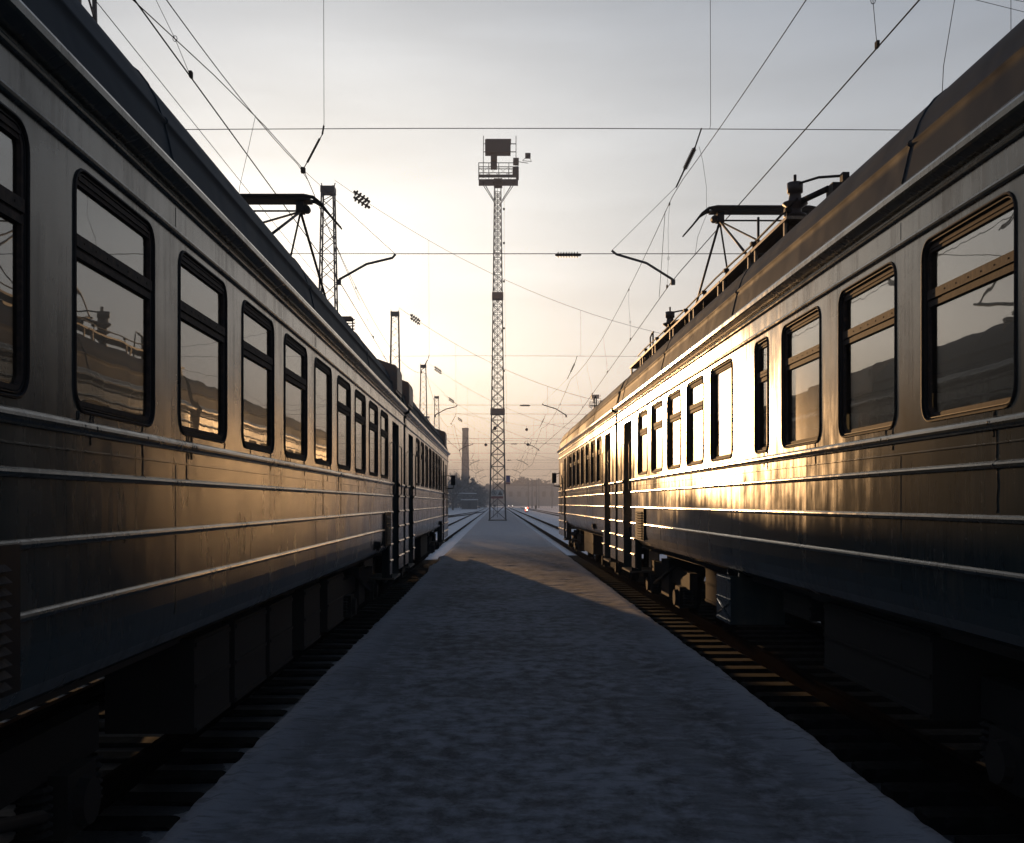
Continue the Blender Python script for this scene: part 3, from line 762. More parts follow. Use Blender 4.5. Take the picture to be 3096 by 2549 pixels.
# roof hoop, far insulators
bigins(TR1, rootR1, .42, 16.5, 2.36)
mb = MB(TR1); mb.tube([(.34, 17.7, 2.36), (.34, 17.7, 2.74), (.36, 17.78, 2.80), (.36, 17.92, 2.80), (.34, 18.0, 2.74), (.34, 18.0, 2.36)], .014, 6); mb.build('roof_hoop', M['gasket'], rootR1)
mb = MB(TR1); mb.box(.36, .66, 11.0, 11.5, 2.42, 2.60); mb.tube([(.45, 11.2, 2.6), (.45, 11.2, 2.95)], .014, 6); mb.build('terminal_box', M['gasket'], rootR1)
mb = MB(TR2); mb.tube([(.34, 27.6, 2.33), (.34, 27.6, 2.66), (.38, 27.75, 2.72), (.42, 27.9, 2.66), (.42, 27.9, 2.36)], .016, 6); mb.build('roof_hoop', M['gasket'], rootR2)
mb = MB(TL1); mb.box(.16, .7, 13.5, 13.62, 2.33, 2.38); mb.box(.34, .7, 13.45, 13.68, 2.22, 2.36)
for z in (2.225, 2.265, 2.30, 2.345): mb.tube([(.36, 13.56, z), (.12, 13.56, z)], .008, 5)
mb.tube([(.15, 13.56, 2.21), (.15, 13.56, 2.37)], .01, 5); mb.build('cable_bracket', M['rust'], rootL1)

# ------------------------------------------------------------------ lattice structures
def zig(mb, faces, zs, wid, r):
    """zs list of levels; wid(z) -> half width"""
    for i in range(len(zs) - 1):
        za, zb = zs[i], zs[i + 1]; a, b = wid(za), wid(zb)
        ca = [(-a, -a), (a, -a), (a, a), (-a, a)]; cb = [(-b, -b), (b, -b), (b, b), (-b, b)]
        for k in range(4):
            j = (k + 1) % 4
            if faces == 'x':
                mb.tube([(*ca[k], za), (*cb[j], zb)], r, 4); mb.tube([(*ca[j], za), (*cb[k], zb)], r, 4)
                mb.tube([(*cb[k], zb), (*cb[j], zb)], r * .8, 4)
            else:
                p = (i + k) % 2
                mb.tube([(*ca[k], za), (*cb[j], zb)] if p else [(*ca[j], za), (*cb[k], zb)], r, 4)
def mast(x, y, label, h=17.6, group='lattice masts along the left track', zb=-.4, w0=.62, w1=.28):
    t = empty('lattice_mast', (x, y, zb), 0, label, 'catenary mast', group)
    wid = lambda z: w0 + (w1 - w0) * z / h
    for sx, sy in ((-1,-1), (1,-1), (1,1), (-1,1)):
        MB().tube([(sx * w0, sy * w0, 0), (sx * w1, sy * w1, h)], .05, 4).build('leg', M['steel'], t)
    mb = MB(); n = 20; zs = [0.0]
    while zs[-1] < h - .4: zs.append(min(h - .25, zs[-1] + wid(zs[-1]) * 1.75))
    zig(mb, 'z', zs, wid, .022); mb.build('bracing', M['steel'], t)
    c = MB(); c.box(-w1 - .06, w1 + .06, -w1 - .06, w1 + .06, h - .32, h - .02)
    for s in (-1, 1): c.tube([(s * w1, 0, h - .05), (s * (w1 + .06), 0, h + .2)], .03, 4)
    c.build('cap', M['steel'], t)
    MB().box(-.9, .9, -.9, .9, -.3, .12).build('footing', M['concrete'], t)
    return t
MY = [20.4, 52, 86, 119, 154, 190]
ML = ['first lattice mast by the left train, hidden low down by its roof', 'tallest looking lattice mast rising behind the left train roof',
      'second visible lattice mast beyond the left train roof', 'third visible lattice mast, left of the brick chimney', 'fourth, thin lattice mast just right of the third one',
      'farthest lattice mast, set off to the left in the haze']
m0 = mast(-8.3, MY[1], ML[1])
for i, y in enumerate(MY):
    if i == 1: continue
    c = copy_tree(m0); c.location = (-8.3 - {4: .5, 5: 4.2}.get(i, 0), y, -.4); c['label'] = ML[i]

def wirept(f, a, b, n=14): return [f(a + (b - a) * k / n) for k in range(n + 1)]
def gantry(y, label, full=True):
    """flexible head span: sagging load cable, two level cross wires, hangers, insulators and steady arms"""
    t = empty('head_span', (0, y, 0), 0, label, 'overhead line span', 'head spans carrying the overhead wires')
    zl = (lambda x: 12.0 + E + .0075 * (x - 15.7) ** 2) if y < 30 else (lambda x: 7.44 + E + .015 * (x - 15.7) ** 2)
    r = .009 if y < 60 else .014
    MB().tube(wirept(lambda x: (x, 0, zl(x)), -8.0, 38.0, 44), r, 5).build('load_cable', M['wire'], t)
    MB().tube(wirept(lambda x: (x, 0, 7.2 + E + .02 * math.cos(x * .3)), -8.1, 38.0, 14), r * .9, 5).build('cross_wire', M['wire'], t)
    MB().tube(wirept(lambda x: (x, 0, 4.80 + E), -8.1, 38.0, 4), r * .9, 5).build('cross_wire', M['wire'], t)
    MB().insul((1.12, 0, 4.78 + E), (1.62, 0, 4.78 + E), .06, 8, .45).build('insulator', M['porcelain'], t)
    for dz in (0, -.28):
        MB().insul((-7.05, 0, zl(-7.05) + .10 + dz), (-6.25, 0, zl(-6.25) + .1 + dz), .16, 4, .25).build('insulator', M['porcelain'], t)
    for x in (-3.36, 4.10, 9.9, 17):
        MB().tube([(x, 0, 7.2 + E), (x + .02, .02, 9), (x, 0, zl(x))], r * .7, 4).build('hanger', M['wire'], t)
    # left: rod insulator down to the carrier wire; right: ribbed insulator
    a = MB(); a.tube([(-3.34, 0, 7.27 + E), (-3.37, 0, 7.1 + E)], .018, 5); a.tube([(-3.42, 0, 7.02 + E), (-3.66, 0, 6.56 + E)], .022, 6); a.tube([(-3.37, 0, 7.1 + E), (-3.74, 0, 6.42 + E)], .010, 5)
    a.box(-3.78, -3.70, -.05, .05, 6.36 + E, 6.46 + E); a.build('suspension_rod', M['wire'], t)
    b = MB(); b.insul((3.82, 0, 6.86 + E), (3.60, 0, 6.40 + E), .05, 12, .4); b.tube([(3.94, 0, 7.22 + E), (3.82, 0, 6.86 + E)], .014, 5); b.tube([(3.60, 0, 6.40 + E), (3.45, 0, 6.08 + E)], .016, 5)
    b.build('insulator', M['porcelain'], t)
    # steady arms and their stay wires
    for pts, top in (([(-1.96, 0, 4.79), (-2.02, 0, 4.72), (-2.52, 0, 4.60), (-3.05, 0, 4.30)], (-3.72, 0, 6.40)), ([(2.21, 0, 4.86), (2.3, 0, 4.79), (2.88, 0, 4.62), (3.39, 0, 4.30)], (3.46, 0, 6.1))):
        pts = [(x, yy, z + E) for x, yy, z in pts]; top = (top[0], 0, top[2] + E)
        s = MB().tube(pts, .024 if y < 60 else .028, 6); s.box(pts[-1][0] - .04, pts[-1][0] + .04, -.03, .03, pts[-1][2] - .1, pts[-1][2])
        s.build('steady_arm', M['steel'], t)
        MB().tube([pts[0], top], r * .6, 4).build('stay_wire', M['wire'], t)
    return t
GL = ['nearest head span, with a ribbed insulator above the platform and cranked arms', 'head span from the tall left mast, its cable sagging across the tower',
      'third head span across the tracks beyond the left train', 'fourth head span, where round lamps hang beside the tower', 'fifth head span far across the tracks in haze',
      'farthest head span, small against the pale horizon']
for y, l in zip(MY, GL): gantry(y, l)

# ------------------------------------------------------------------ catenaries along the tracks
def sag(y, ys, zs_, dip):
    for i in range(len(ys) - 1):
        if ys[i] <= y <= ys[i + 1]:
            t = (y - ys[i]) / (ys[i + 1] - ys[i]); return zs_ - dip * 4 * t * (1 - t)
    return zs_
YS = [-10] + MY + [232]
def stag(y, vals):
    for i in range(len(YS) - 1):
        if YS[i] <= y <= YS[i + 1]:
            t = (y - YS[i]) / (YS[i + 1] - YS[i]); return vals[i] * (1 - t) + vals[i + 1] * t
    return vals[-1]
def catenary(name_l, mx, mz, cxv, cz, dip, drops, extra=None, rc=.0075):
    t = empty('overhead_line', (stag(20, mx), 20, 0), 0, name_l, 'overhead wire', 'overhead lines above the tracks')
    ox, oy = t.location.x, t.location.y
    n = 150
    ysamp = [YS[0] + (YS[-1] - YS[0]) * (k / n) ** 1.5 for k in range(n + 1)]
    P = lambda x, y, z: (x - ox, y - oy, z)
    rr = lambda y: rc * (1 + max(0, y - 30) * .012)
    MB().tube([P(stag(y, mx), y, sag(y, YS, mz, dip) + E) for y in ysamp], [rr(y) * .85 for y in ysamp], 5).build('carrier_wire', M['wire'], t)
    MB().tube([P(stag(y, cxv), y, cz + E) for y in ysamp], [rr(y) for y in ysamp], 5).build('contact_wire', M['wire'], t)
    for y in drops:
        x0, z0 = stag(y, cxv), cz; x1, z1 = stag(y, mx), sag(y, YS, mz, dip); d = MB()
        pts = [P(x0, y, z0 + E), P(x0 + (x1 - x0) * .35 + .01, y, z0 + (z1 - z0) * .35 + E), P(x0 + (x1 - x0) * .7 - .012, y + .01, z0 + (z1 - z0) * .7 + E), P(x1, y, z1 + E)]
        k = max(1, y / 45)
        d.tube(pts, .0035 * k, 4); d.box(*[v for c, h_ in zip(P(x0, y, z0 + .03 + E), (.014, .03, .03)) for v in (c - h_, c + h_)])
        q = .35; cp = Vector(pts[1])
        if y < 30:
            d.tube([cp + Vector((.022 * math.cos(a), 0, .03 * math.sin(a))) for a in [i * math.pi / 4 for i in range(9)]], .004, 4, False)
            d.box(*[v for c, h_ in zip(P(x1, y, z1 - .02 + E), (.012, .025, .025)) for v in (c - h_, c + h_)])
        d.build('dropper', M['wire'], t)
    if extra: extra(t, P)
    return t
def exL(t, P):
    pts = [(-3.85, 6, 4.55), (-3.80, 9, 4.92), (-3.79, 11, 5.23), (-3.75, 14, 5.66), (-3.73, 17, 6.05), (-3.72, 20.3, 6.40), (-3.74, 24, 6.02), (-3.78, 29, 5.55)]
    MB().tube([P(x, y, z + E) for x, y, z in pts], .0065, 5).build('spring_wire', M['wire'], t)
    MB().tube([P(-3.72, 16.3, 5.97 + E), P(-3.86, 16.35, 5.4 + E), P(-3.99, 16.4, 4.9 + E), P(-4.05, 16.4, 4.25 + E)], .004, 4).build('dropper', M['wire'], t)
catenary('carrier and contact wires above the left train', [-3.25, -3.72, -3.5, -3.5, -3.5, -3.5, -3.5, -3.5, -3.5], 6.40, [-3.15, -3.05, -3.8, -3.1, -3.8, -3.1, -3.8, -3.1, -3.6], 4.28, 1.15,
         [3.5, 10.65, 27.5, 34, 40, 46, 58, 66, 74, 82, 95, 108, 128, 142], exL)
def exR(t, P):
    pts = [(3.42, 17.9, 6.02), (3.5, 18.0, 5.8), (3.58, 18.1, 5.4), (3.6, 18.2, 4.95), (3.47, 18.3, 4.6), (3.44, 18.4, 4.3)]
    MB().tube([P(x, y, z + E) for x, y, z in pts], .0035, 4).build('jumper_wire', M['wire'], t)
    MB().tube([P(3.43, 21.6, 5.95 + E), P(3.4, 22.2, 4.3 + E)], .006, 4).build('dropper', M['wire'], t)
catenary('carrier and contact wires above the right train', [3.45, 3.45, 3.6, 3.6, 3.6, 3.6, 3.6, 3.6, 3.6], 6.06, [3.98, 3.39, 3.95, 3.3, 3.95, 3.3, 3.95, 3.3, 3.6], 4.30, .55,
         [2.5, 10.0, 21.2, 28, 35, 42, 48, 60, 68, 76, 95, 108, 128, 142], exR)
catenary('carrier and contact wires above the track right of the signal lights', [9.9] * 9, 6.1, [10.2, 9.6] * 4 + [9.9], 4.3, .6, [60, 70, 95, 108, 130, 145])
# feeder wire left, crossing wires top right, single hanging wire right
t = MB().tube([(-5.35, 4, 6.6 + E), (-5.2, 12, 6.50 + E), (-5.15, 25, 6.45 + E), (-5.2, 52, 6.7 + E), (-5.2, 86, 6.6 + E), (-5.2, 154, 6.6 + E)], .006, 5).build('feeder_wire', M['wire'])
tag(t, 'thin feeder wire running highest beside the left train roof', 'overhead wire')
for i, (x0, z0, x1, z1) in enumerate(((13.2, 14.35, 16.2, 13.60), (13.2, 14.55, 16.2, 13.95), (13.2, 14.75, 16.2, 14.2))):
    t = MB().tube([(x0 - 14, 30, z0 + 3.9 + E), (x0, 30, z0 + E), (x1, 30, z1 + E), (x1 + 12, 30, z1 - 1.6 + E)], .008, 4).build('power_cable', M['wire'])
    tag(t, ['lowest', 'middle', 'topmost'][i] + ' of the three cables crossing the top right corner of the sky', 'cable', 'cables crossing the sky at top right')
t = MB().tube([(6.70, 16, 5.6 + E), (6.75, 16, 6.6 + E), (6.95, 16, 7.8 + E), (7.0, 16, 9.5 + E)], .006, 4).build('hanging_wire', M['wire'])
tag(t, 'lone thin wire hanging down behind the right train roof', 'overhead wire')

# ------------------------------------------------------------------ floodlight tower on the platform
def tower(x, y, label, group):
    t = empty('floodlight_tower', (x, y, 0), 0, label, 'floodlight tower', group)
    H = 31.6; w0, w1 = .76, .31; wid = lambda z: w0 + (w1 - w0) * min(1, z / H) ** .8
    for sx, sy in ((-1,-1), (1,-1), (1,1), (-1,1)):
        zz = [0, 3, 8, 16, 24, H]
        MB().tube([(sx * wid(z), sy * wid(z), z) for z in zz], [.10, .095, .085, .075, .065, .06], 4).build('leg', M['towersteel'], t)
    zs = [0.12]
    while zs[-1] < H - 1.0: zs.append(zs[-1] + wid(zs[-1]) * 1.75)
    mb = MB(); zig(mb, 'x', zs, wid, .036); mb.build('bracing', M['towersteel'], t)
    ld_ = MB(); ld_.tube([(-.02, 0, .3), (-.02, 0, H)], .025, 4); ld_.tube([(-.40, 0, .3), (-.22, 0, H)], .025, 4); z = .5
    while z < H - .2: xx = -.40 + .18 * z / H; ld_.tube([(-.02, 0, z), (xx, 0, z)], .013, 4); z += .42
    ld_.build('ladder', M['towersteel'], t)
    for z0, z1 in ((10.0, 10.55), (20.9, 21.5)):
        w_ = wid(z0) + .10; MB().box(-w_, w_, -w_, w_, z0, z1).build('joint_plate', M['rust'], t)
    MB().box(-.88, .88, -.88, .88, -.12, .10).build('base', M['towersteel'], t)
    # head platform
    d = MB(); X0_, X1_ = -1.78, 1.92; zd = 31.9
    d.box(X0_, X1_, -.9, .9, zd, zd + .10); d.box(X0_, X1_, -.95, -.85, zd + .25, zd + .52); d.box(-.36, .44, -.5, .5, zd - .35, zd + .3)
    d.build('deck', M['towersteel'], t)
    r_ = MB()
    for yy in (-.9, .9):
        for z in (1.25, 1.62): r_.tube([(X0_, yy, zd + z), (X1_, yy, zd + z)], .045, 4)
        for xx in (X0_, X0_ + .95, .1, 1.05, X1_): r_.tube([(xx, yy, zd), (xx, yy, zd + 1.62)], .04, 4)
        for k in range(4):
            xa = X0_ + .92 * k; r_.tube([(xa, yy, zd + .5), (xa + .9, yy, zd + 1.2)], .014, 4); r_.tube([(xa + .9, yy, zd + .5), (xa, yy, zd + 1.2)], .014, 4)
    for xx in (X0_, X1_):
        for z in (1.25, 1.62): r_.tube([(xx, -.9, zd + z), (xx, .9, zd + z)], .045, 4)
    r_.build('railing', M['towersteel'], t)
    s_ = MB()
    for s in (-1, 1):
        for yy in (-.6, .6):
            s_.tube([(s * 1.45 + .07, yy, zd), (s * .36 + .04, yy * .5, zd - 1.75)], .045, 4)
    s_.build('strut', M['towersteel'], t)
    pl = MB(); pl.tube([(-1.35, -.9, zd + .2), (-1.33, -.9, zd + 4.15)], .045, 4); pl.tube([(1.72, -.9, zd + .2), (1.72, -.9, zd + 4.15)], .045, 4)
    for z in (2.65, 3.4): pl.tube([(-1.33, -.9, zd + z), (-1.15, -.9, zd + z)], .04, 4); pl.tube([(1.2, -.9, zd + z), (1.72, -.9, zd + z)], .05, 4)
    pl.build('pole', M['towersteel'], t)
    fl = MB(); fl.box(-1.18, 1.22, -1.0, .2, zd + 2.62, zd + 3.80); fl.box(-1.10, 1.26, -1.05, .25, zd + 3.74, zd + 3.82)
    for k in range(7): fl.box(-1.12 + .34 * k, -1.07 + .34 * k, -1.03, -.99, zd + 2.66, zd + 3.74)
    fl.box(-.65, -.05, -.7, 0, zd + 1.95, zd + 2.66); fl.box(-.66, -.06, -.6, 0, zd + 1.25, zd + 1.80)
    fl.build('floodlight_bank', M['steel'], t)
    for (xa, xb, za, zb) in ((1.45, 1.98, 1.50, 2.05), (1.40, 1.98, .55, 1.18), (1.72, 1.98, .1, .6)):
        MB().box(xa, xb, -1.05, -.5, zd + za, zd + zb).build('control_box', M['steel'], t)
    a = MB(); a.tube([(1.98, -.8, zd + 1.75), (2.85, -.8, zd + 1.62)], .035, 4); a.tube([(2.35, -.8, zd + 1.85), (3.2, -.8, zd + 1.78)], .03, 4)
    a.tube([(2.33, -.8, zd + 1.88), (2.6, -.8, zd + 2.1), (3.05, -.8, zd + 2.1), (3.15, -.8, zd + 1.8)], .03, 4); ar = a.build('lamp_arm', M['steel'], t)
    MB().box(2.58, 3.08, -1.0, -.6, zd + 2.1, zd + 2.52).build('lamp', M['steel'], ar)
    cb = MB(); cb.tube([(.60, -.5, zd - .4), (.62 + .0, -.6, 26), (.72, -.7, 18), (.86, -.8, 9)], .012, 4)
    for z in (29.2, 26.0, 22.4, 18, 14): cb.box(.50, .68, -.7, -.5, z, z + .16)
    cb.build('cable', M['wire'], t)
    return t
tw = tower(.05, 100, 'tall lattice floodlight tower standing on the platform between the trains', 'floodlight towers')
tw2 = copy_tree(tw); tw2.location = (30.5, 330, -.4); tw2['label'] = 'distant floodlight tower peeping over the roof of the right train'
# warning signs, blue sign and round lamps on the tower
s = empty('warning_sign', (0, 99.02, 2.6), 0, 'pale double warning plate with circle and triangle on the tower', 'sign')
MB().box(-.56, .56, -.02, .02, -.28, .30).build('plate', M['signw'], s)
c = MB(); c.tube([(-.28 + .20 * math.cos(a), -.035, .02 + .20 * math.sin(a)) for a in [i * math.pi / 10 for i in range(21)]], .022, 5, False)
c.tube([(-.42, -.035, .16), (-.14, -.035, -.12)], .018, 4); c.box(-.31, -.25, -.04, -.022, -.1, .06); c.lathe((-.28, -.04, .1), (-.28, -.022, .1), [(0, 0), (0, .045), (1, .045)], 10)
c.build('round_mark', M['signd'], s)
c = MB(); A, B, C_ = (.08, -.03, -.18), (.50, -.03, -.18), (.29, -.03, .22); c.poly([A, B, C_]); c.build('triangle_mark', M['signd'], s)
c = MB(); c.poly([(.31, -.034, .10), (.25, -.034, -.03), (.285, -.034, -.03), (.27, -.034, -.14), (.335, -.034, .01), (.30, -.034, .01), (.335, -.034, .10)]); c.build('bolt_mark', M['signw'], s)
MB().box(-.56, .56, -.02, .02, -.52, -.30).build('lower_plate', M['signr'], s)
s = empty('blue_sign', (1.0, 99.2, 3.7), 0, 'small blue sign fixed to the right side of the floodlight tower', 'sign')
MB().box(-.17, .22, -.02, .02, -.08, .55).build('plate', M['blue'], s); MB().box(-.17, .22, -.02, .02, -.28, -.10).build('lower_plate', M['signr'], s); MB().tube([(-.35, 0, .2), (-.17, 0, .2)], .02, 4).build('bracket', M['steel'], s)
def rlamp(x, y, z, label, r=.17):
    t = empty('hanging_lamp', (x, y, z), 0, label, 'lamp', 'round lamps hung near the tower')
    MB().lathe((0, -.05, 0), (0, .12, 0), [(0, 0), (0, r * .6), (.1, r * .95), (.5, r), (1, r * .5), (1, 0)], 16).build('shade', M['gasket'], t)
    MB().tube([(0, .05, r * .9), (0, .05, r + .35)], .012, 4).build('hanger', M['wire'], t)
rlamp(3.32, 119, 9.92, 'round dark lamp hanging right of the tower, the upper of two'); rlamp(3.46, 119, 8.24, 'round dark lamp hanging right of the tower, the lower of two')
rlamp(-1.27, 119, 8.2, 'round dark lamp hanging alone left of the tower')
rlamp(-.2, 98.9, 8.65, 'round dark lamp inside the tower lattice below the rusty plate'); 
MB().box(.42, .72, 98.85, 99.1, 8.25, 8.75).build('lamp_box', M['gasket'], label='small dark box on the right leg of the tower', category=None) if False else None
# lamp wires so the lamps hang from something
t = MB().tube([(-8.3, 119, 10.0), (-2, 119, 8.75), (3.46, 119, 8.62), (10, 119, 8.9), (28, 119, 10)], .012, 4).build('support_wire', M['wire']); tag(t, 'slack lower wire from which the round lamps hang', 'cable')
t = MB().tube([(-8.3, 119, 12.5), (3.32, 119, 10.3), (28, 119, 12)], .012, 4).build('support_wire', M['wire']); tag(t, 'slack upper wire holding the highest round lamp', 'cable')

# ------------------------------------------------------------------ far scenery
c = empty('chimney', (-15.0, 500, -.4), 0, 'tall brick chimney standing beyond the bare trees left of the tower', 'chimney')
MB().lathe((0, 0, 0), (0, 0, 37.4), [(0, 2.1), (.5, 1.8), (.96, 1.45), (.965, 1.6), (1, 1.6), (1, 0)], 20, False).build('shaft', M['chim'], c)
MB().lathe((0, 0, 36.9), (0, 0, 37.1), [(0, 1.63), (1, 1.63)], 20).build('rim_band', M['dark'], c)
# shed with snowy roof
M['snow'] = mat('snow', (.72,.74,.78), .7)
s = empty('shed', (-8.6, 330, -.4), 0, 'long low shed with a snowy flat roof at the foot of the chimney', 'shed')
MB().box(-2.4, 2.4, -3, 3, 0, 2.9).build('wall', M['inside'], s); MB().box(-2.6, 2.6, -3.2, 3.2, 2.9, 3.15).build('roof', M['snow'], s); MB().box(-.5, .5, -3.03, -2.99, 0, 2.1).build('door', M['dark'], s)
s = empty('pipe_rack', (-12.5, 345, -.4), 0, 'snow topped pipe carried on posts behind the low shed', 'pipe')
MB().tube([(-6, 0, 5.3), (5.8, 0, 5.1)], .13, 8).build('pipe', M['snow'], s)
for x in (-5, -1.5, 2, 5.2): MB().box(x - .08, x + .08, -.08, .08, 0, 5.1).build('post', M['steel'], s)

def tree(x, y, h, label, seed, group='bare trees beside the chimney'):
    rnd = random.Random(seed)
    t = empty('bare_tree', (x, y, -.4), 0, label, 'tree', group)
    tk = MB(); cr_ = MB()
    def br(p, d, ln, r, dep):
        q = p + d * ln; mid = p + d * ln * .5 + Vector((rnd.uniform(-1, 1), rnd.uniform(-1, 1), 0)) * ln * .06
        (tk if dep < 2 else cr_).tube([p, mid, q], [r, r * .85, r * .65], 5 if dep < 2 else 3, False, False)
        if dep >= 6 or ln < .35: return
        n = 3 if dep < 5 else 2
        for k in range(n):
            a = rnd.uniform(0, 6.28); sp_ = rnd.uniform(.35, .8)
            nd = (d + Vector((math.cos(a) * sp_, math.sin(a) * sp_, rnd.uniform(-.1, .35)))).normalized()
            br(p + d * ln * rnd.uniform(.6, 1.0) if k else q, nd, ln * rnd.uniform(.62, .82), r * .62, dep + 1)
    br(Vector((0, 0, 0)), Vector((rnd.uniform(-.06, .06), 0, 1)).normalized(), h * .27, h * .022, 0)
    tk.build('trunk', M['bark'], t); cr_.build('crown', M['twig'], t)
    return t
for i, (x, y, h, l) in enumerate(((-12.2, 290, 14.5, 'leafless tree left of the chimney, nearest the left train cab'), (-15.6, 400, 19, 'spreading leafless tree close against the left of the chimney'),
                                  (-8.5, 420, 10, 'low leafless tree just right of the chimney'), (-13.0, 310, 9, 'short leafless tree in front of the chimney foot'), (-5.4, 470, 10, 'leafless tree nearest the left of the tower'))):
    tree(x, y, h, l, 11 + i)

def wood(name, region, mtl, n, size, **t):
    mb = MB(); rnd = random.Random(5)
    for _ in range(n):
        x, y, z, s_ = region(rnd)
        a = Vector((x, y, z)); s_ *= size
        for q in range(2):
            u = Vector((rnd.uniform(-1, 1), rnd.uniform(-1, 1), rnd.uniform(-.6, 1))).normalized() * s_
            v = Vector((rnd.uniform(-1, 1), rnd.uniform(-.5, .5), rnd.uniform(.2, 1.2))).normalized() * s_ * .8
            mb.poly([a, a + u * .5 + v * .3, a + v, a - u * .4 + v * .4])
    return mb.build(name, mtl, **t)
M['wood'] = mat('wood_in_winter', (.05, .042, .036), .95)
def regL(r):
    y = r.uniform(360, 520); x = r.uniform(-60, -4.0 - (520 - y) * .012)
    hm = 10.5 + 2.2 * mn.noise(Vector((x * .16, y * .05, 1))) + 2.0 * mn.noise(Vector((x * .5, y * .1, 4)))
    if x > -8: hm *= .75
    return x, y, r.random() ** .8 * hm - .6, r.uniform(.5, 1.2)
wood('far_wood', regL, M['wood'], 9000, 1.0, label='dark hazy wood at the foot of the chimney', cat='wood', kind='stuff')
def regR(r):
    y = r.uniform(760, 900); x = r.uniform(-30, 160)
    hm = 15 + 4.5 * math.exp(-((x - 22) / 16) ** 2) + 2.4 * mn.noise(Vector((x * .08, y * .01, 2))) + 1.4 * mn.noise(Vector((x * .35, 0, 6)))
    return x, y, r.random() ** .8 * hm - .6, r.uniform(.7, 1.3)
wood('far_wood', regR, M['wood'], 14000, 2.0, label='pale hazy wood along the horizon right of the tower', cat='wood', kind='stuff')

def regS(r):
    y = r.uniform(238, 590); x = r.uniform(-48, -29)
    return x, y, r.random() ** .75 * (22 + 3 * mn.noise(Vector((x * .1, y * .06, 8)))) - .6, r.uniform(.7, 1.3)
wood('shelter_belt', regS, M['wood'], 9000, 2.2, label='tall belt of trees behind the left train, shading the far snow', cat='wood', kind='stuff')

b = empty('warehouse', (42, 700, -.4), 0, 'long flat roofed building fading in the haze right of the tower', 'building')
MB().box(-36, 30, -8, 8, 0, 13.2).build('wall', M['concrete'], b)
MB().box(-36.4, 30.4, -8.4, 8.4, 13.2, 13.9).build('roof', M['inside'], b)
wd = MB().box(-1.2, 1.2, -8.06, -7.98, 6, 9.5).build('window', M['inside'], b); wd.location.x = -33
for k in range(1, 12):
    o = wd.copy(); col.objects.link(o); o.parent = b; o.location.x = -33 + 5.4 * k
# far poles on the right, dwarf signals, point levers, person
for i, (x, y, h, l) in enumerate(((11.8, 400, 10, 'leftmost hazy pole before the far wood'), (12.9, 390, 11, 'second hazy pole from the left before the far wood'),
                                  (15.2, 410, 11.5, 'middle of the tall hazy poles before the far wood'), (16.6, 420, 12, 'hazy pole just right of the middle one'), (20.5, 395, 10.5, 'rightmost hazy pole beside the right train'))):
    t = empty('overhead_pole', (x, y, -.4), 0, l, 'catenary mast', 'hazy poles before the far wood')
    MB().tube([(0, 0, 0), (0, 0, h)], [.24, .15], 8).build('pole', M['concrete'], t)
    MB().tube([(0, 0, h - 3), (-2.6, 0, h - 2.6)], .05, 4).build('bracket', M['steel'], t); MB().tube([(0, 0, h - .6), (-2.6, 0, h - 2.6)], .03, 4).build('stay', M['steel'], t)
def dwarf(x, y, label, lit):
    t = empty('dwarf_signal', (x, y, -.36), 0, label, 'railway signal', 'dwarf signals in the snow')
    MB().box(-.28, .28, -.2, .2, 0, .25).build('base', M['dark'], t); MB().box(-.30, .30, -.15, .15, .25, 1.15).build('housing', M['gasket'], t)
    hd = MB()
    for xx, z in ((-.12, .9), (.1, .5)): hd.lathe((xx, -.15, z), (xx, -.32, z), [(0, .14), (1, .15)], 12)
    hd.build('hood', M['gasket'], t)
    if lit:
        for xx, z, mm in ((-.16, .93, 'white'), (.10, .5, 'white')): MB().lathe((xx, -.16, z), (xx, -.20, z), [(0, .17), (1, .12), (1, 0)], 12).build('lens', M[mm], t)
        for xx, z in ((.20, .95), (-.15, .48)): MB().lathe((xx, -.155, z), (xx, -.18, z), [(0, .19), (1, .14), (1, 0)], 12).build('lens', M['red'], t)
dwarf(6.25, 225, 'low signal showing glowing red and white lights between the tracks', True)
dwarf(12.5, 342, 'low unlit signal near the sunlit snow strip right of the red lights', False)
for i, x in enumerate((4.2, 5.5)):
    t = empty('yard_lamp', (x, 380, -.4), 0, ['left', 'right'][i] + ' one of two tiny bright lamps low beside the tower foot', 'lamp', 'tiny lamps beside the tower foot')
    MB().tube([(0, 0, 0), (0, 0, 1.0)], .08, 6).build('post', M['steel'], t); MB().lathe((0, -.2, 1.0), (0, .2, 1.0), [(0, 0), (0, .13), (1, .13), (1, 0)], 10).build('lens', M['white'], t)

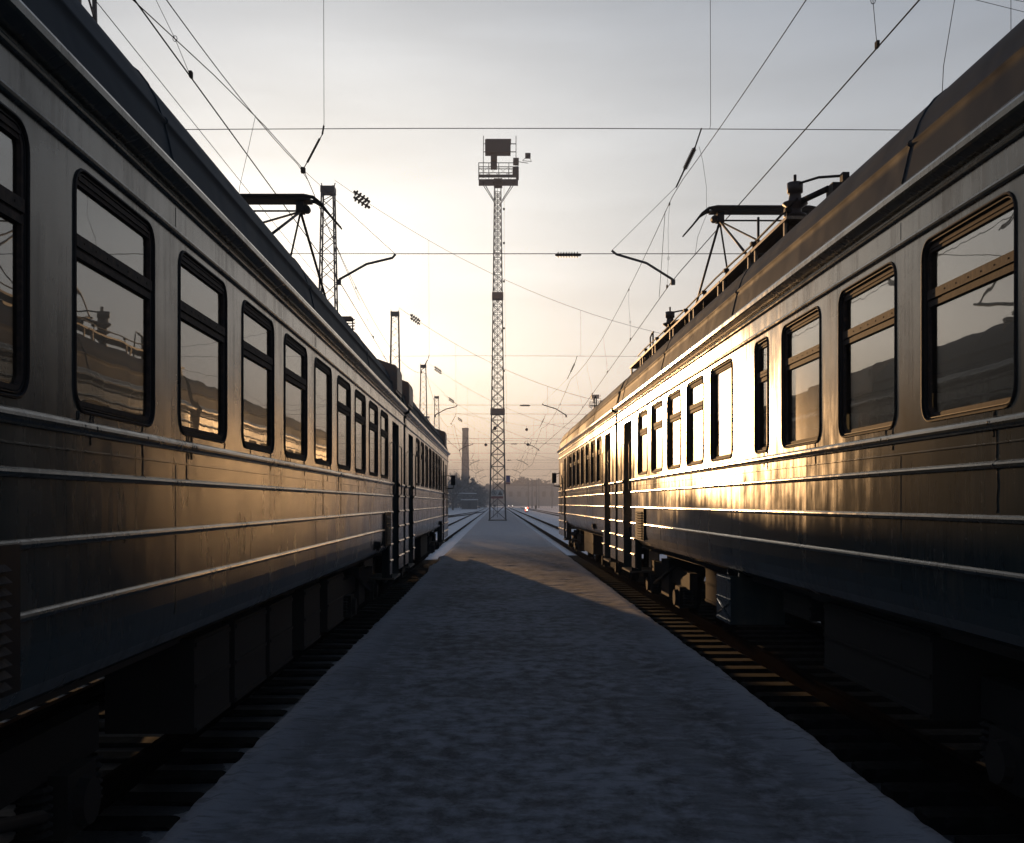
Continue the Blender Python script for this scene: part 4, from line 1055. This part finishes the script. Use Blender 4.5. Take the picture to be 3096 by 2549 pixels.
def person(x, y, label, turn_=0):
    J = {'pelvis': (0,0,.92), 'chest': (0,0,1.25), 'neck': (0,0,1.48), 'head': (0,.0,1.60), 'crown': (0,0,1.74),
         'lh': (-.10,0,.88), 'lk': (-.11,-.14,.50), 'la': (-.11,-.05,.08), 'lt': (-.11,-.20,.04), 'rh': (.10,0,.88), 'rk': (.11,.08,.48), 'ra': (.11,.24,.10), 'rt': (.11,.10,.05),
         'ls': (-.20,0,1.42), 'le': (-.25,.08,1.14), 'lw': (-.24,-.05,.90), 'lf': (-.24,-.08,.80), 'rs': (.20,0,1.42), 're': (.25,-.06,1.14), 'rw': (.24,-.16,.92), 'rf': (.24,-.20,.83)}
    rad = dict(pelvis=.15, chest=.18, neck=.07, head=.10, crown=.06, lh=.11, lk=.075, la=.05, lt=.045, rh=.11, rk=.075, ra=.05, rt=.045, ls=.085, le=.06, lw=.045, lf=.04, rs=.085, re=.06, rw=.045, rf=.04)
    ed = [('pelvis','chest'),('chest','neck'),('neck','head'),('head','crown'),('pelvis','lh'),('lh','lk'),('lk','la'),('la','lt'),('pelvis','rh'),('rh','rk'),('rk','ra'),('ra','rt'),('chest','ls'),('ls','le'),('le','lw'),('lw','lf'),('chest','rs'),('rs','re'),('re','rw'),('rw','rf')]
    ks = list(J); me = bpy.data.meshes.new('person'); me.from_pydata([J[k] for k in ks], [(ks.index(a), ks.index(b)) for a, b in ed], []); me.update()
    o = bpy.data.objects.new('person', me); col.objects.link(o); o.location = (x, y, -.4); o.rotation_euler = (0, 0, turn_)
    md = o.modifiers.new('skin', 'SKIN')
    for v, k in zip(me.skin_vertices[0].data if me.skin_vertices else [], ks): v.radius = (rad[k], rad[k])
    o.modifiers.new('sub', 'SUBSURF').levels = 1; me.materials.append(M['cloth'])
    return tag(o, label, 'person')
def add_skin(o):
    pass
person(-.75, 345, 'person in dark clothes walking away, seen through the tower legs', 3.14)

# ------------------------------------------------------------------ haze
hz = bpy.data.materials.new('haze'); hz.use_nodes = True; t = hz.node_tree; t.nodes.clear()
pv = t.nodes.new('ShaderNodeVolumePrincipled'); ot = t.nodes.new('ShaderNodeOutputMaterial')
pv.inputs['Color'].default_value = (.86, .85, .87, 1); pv.inputs['Density'].default_value = .0013; pv.inputs['Anisotropy'].default_value = .0
t.links.new(pv.outputs[0], ot.inputs['Volume'])
MB().box(-500, 500, -60, 1300, -1.6, 46).build('haze', hz, kind='stuff', label='thin frosty haze over the whole station', cat='haze')
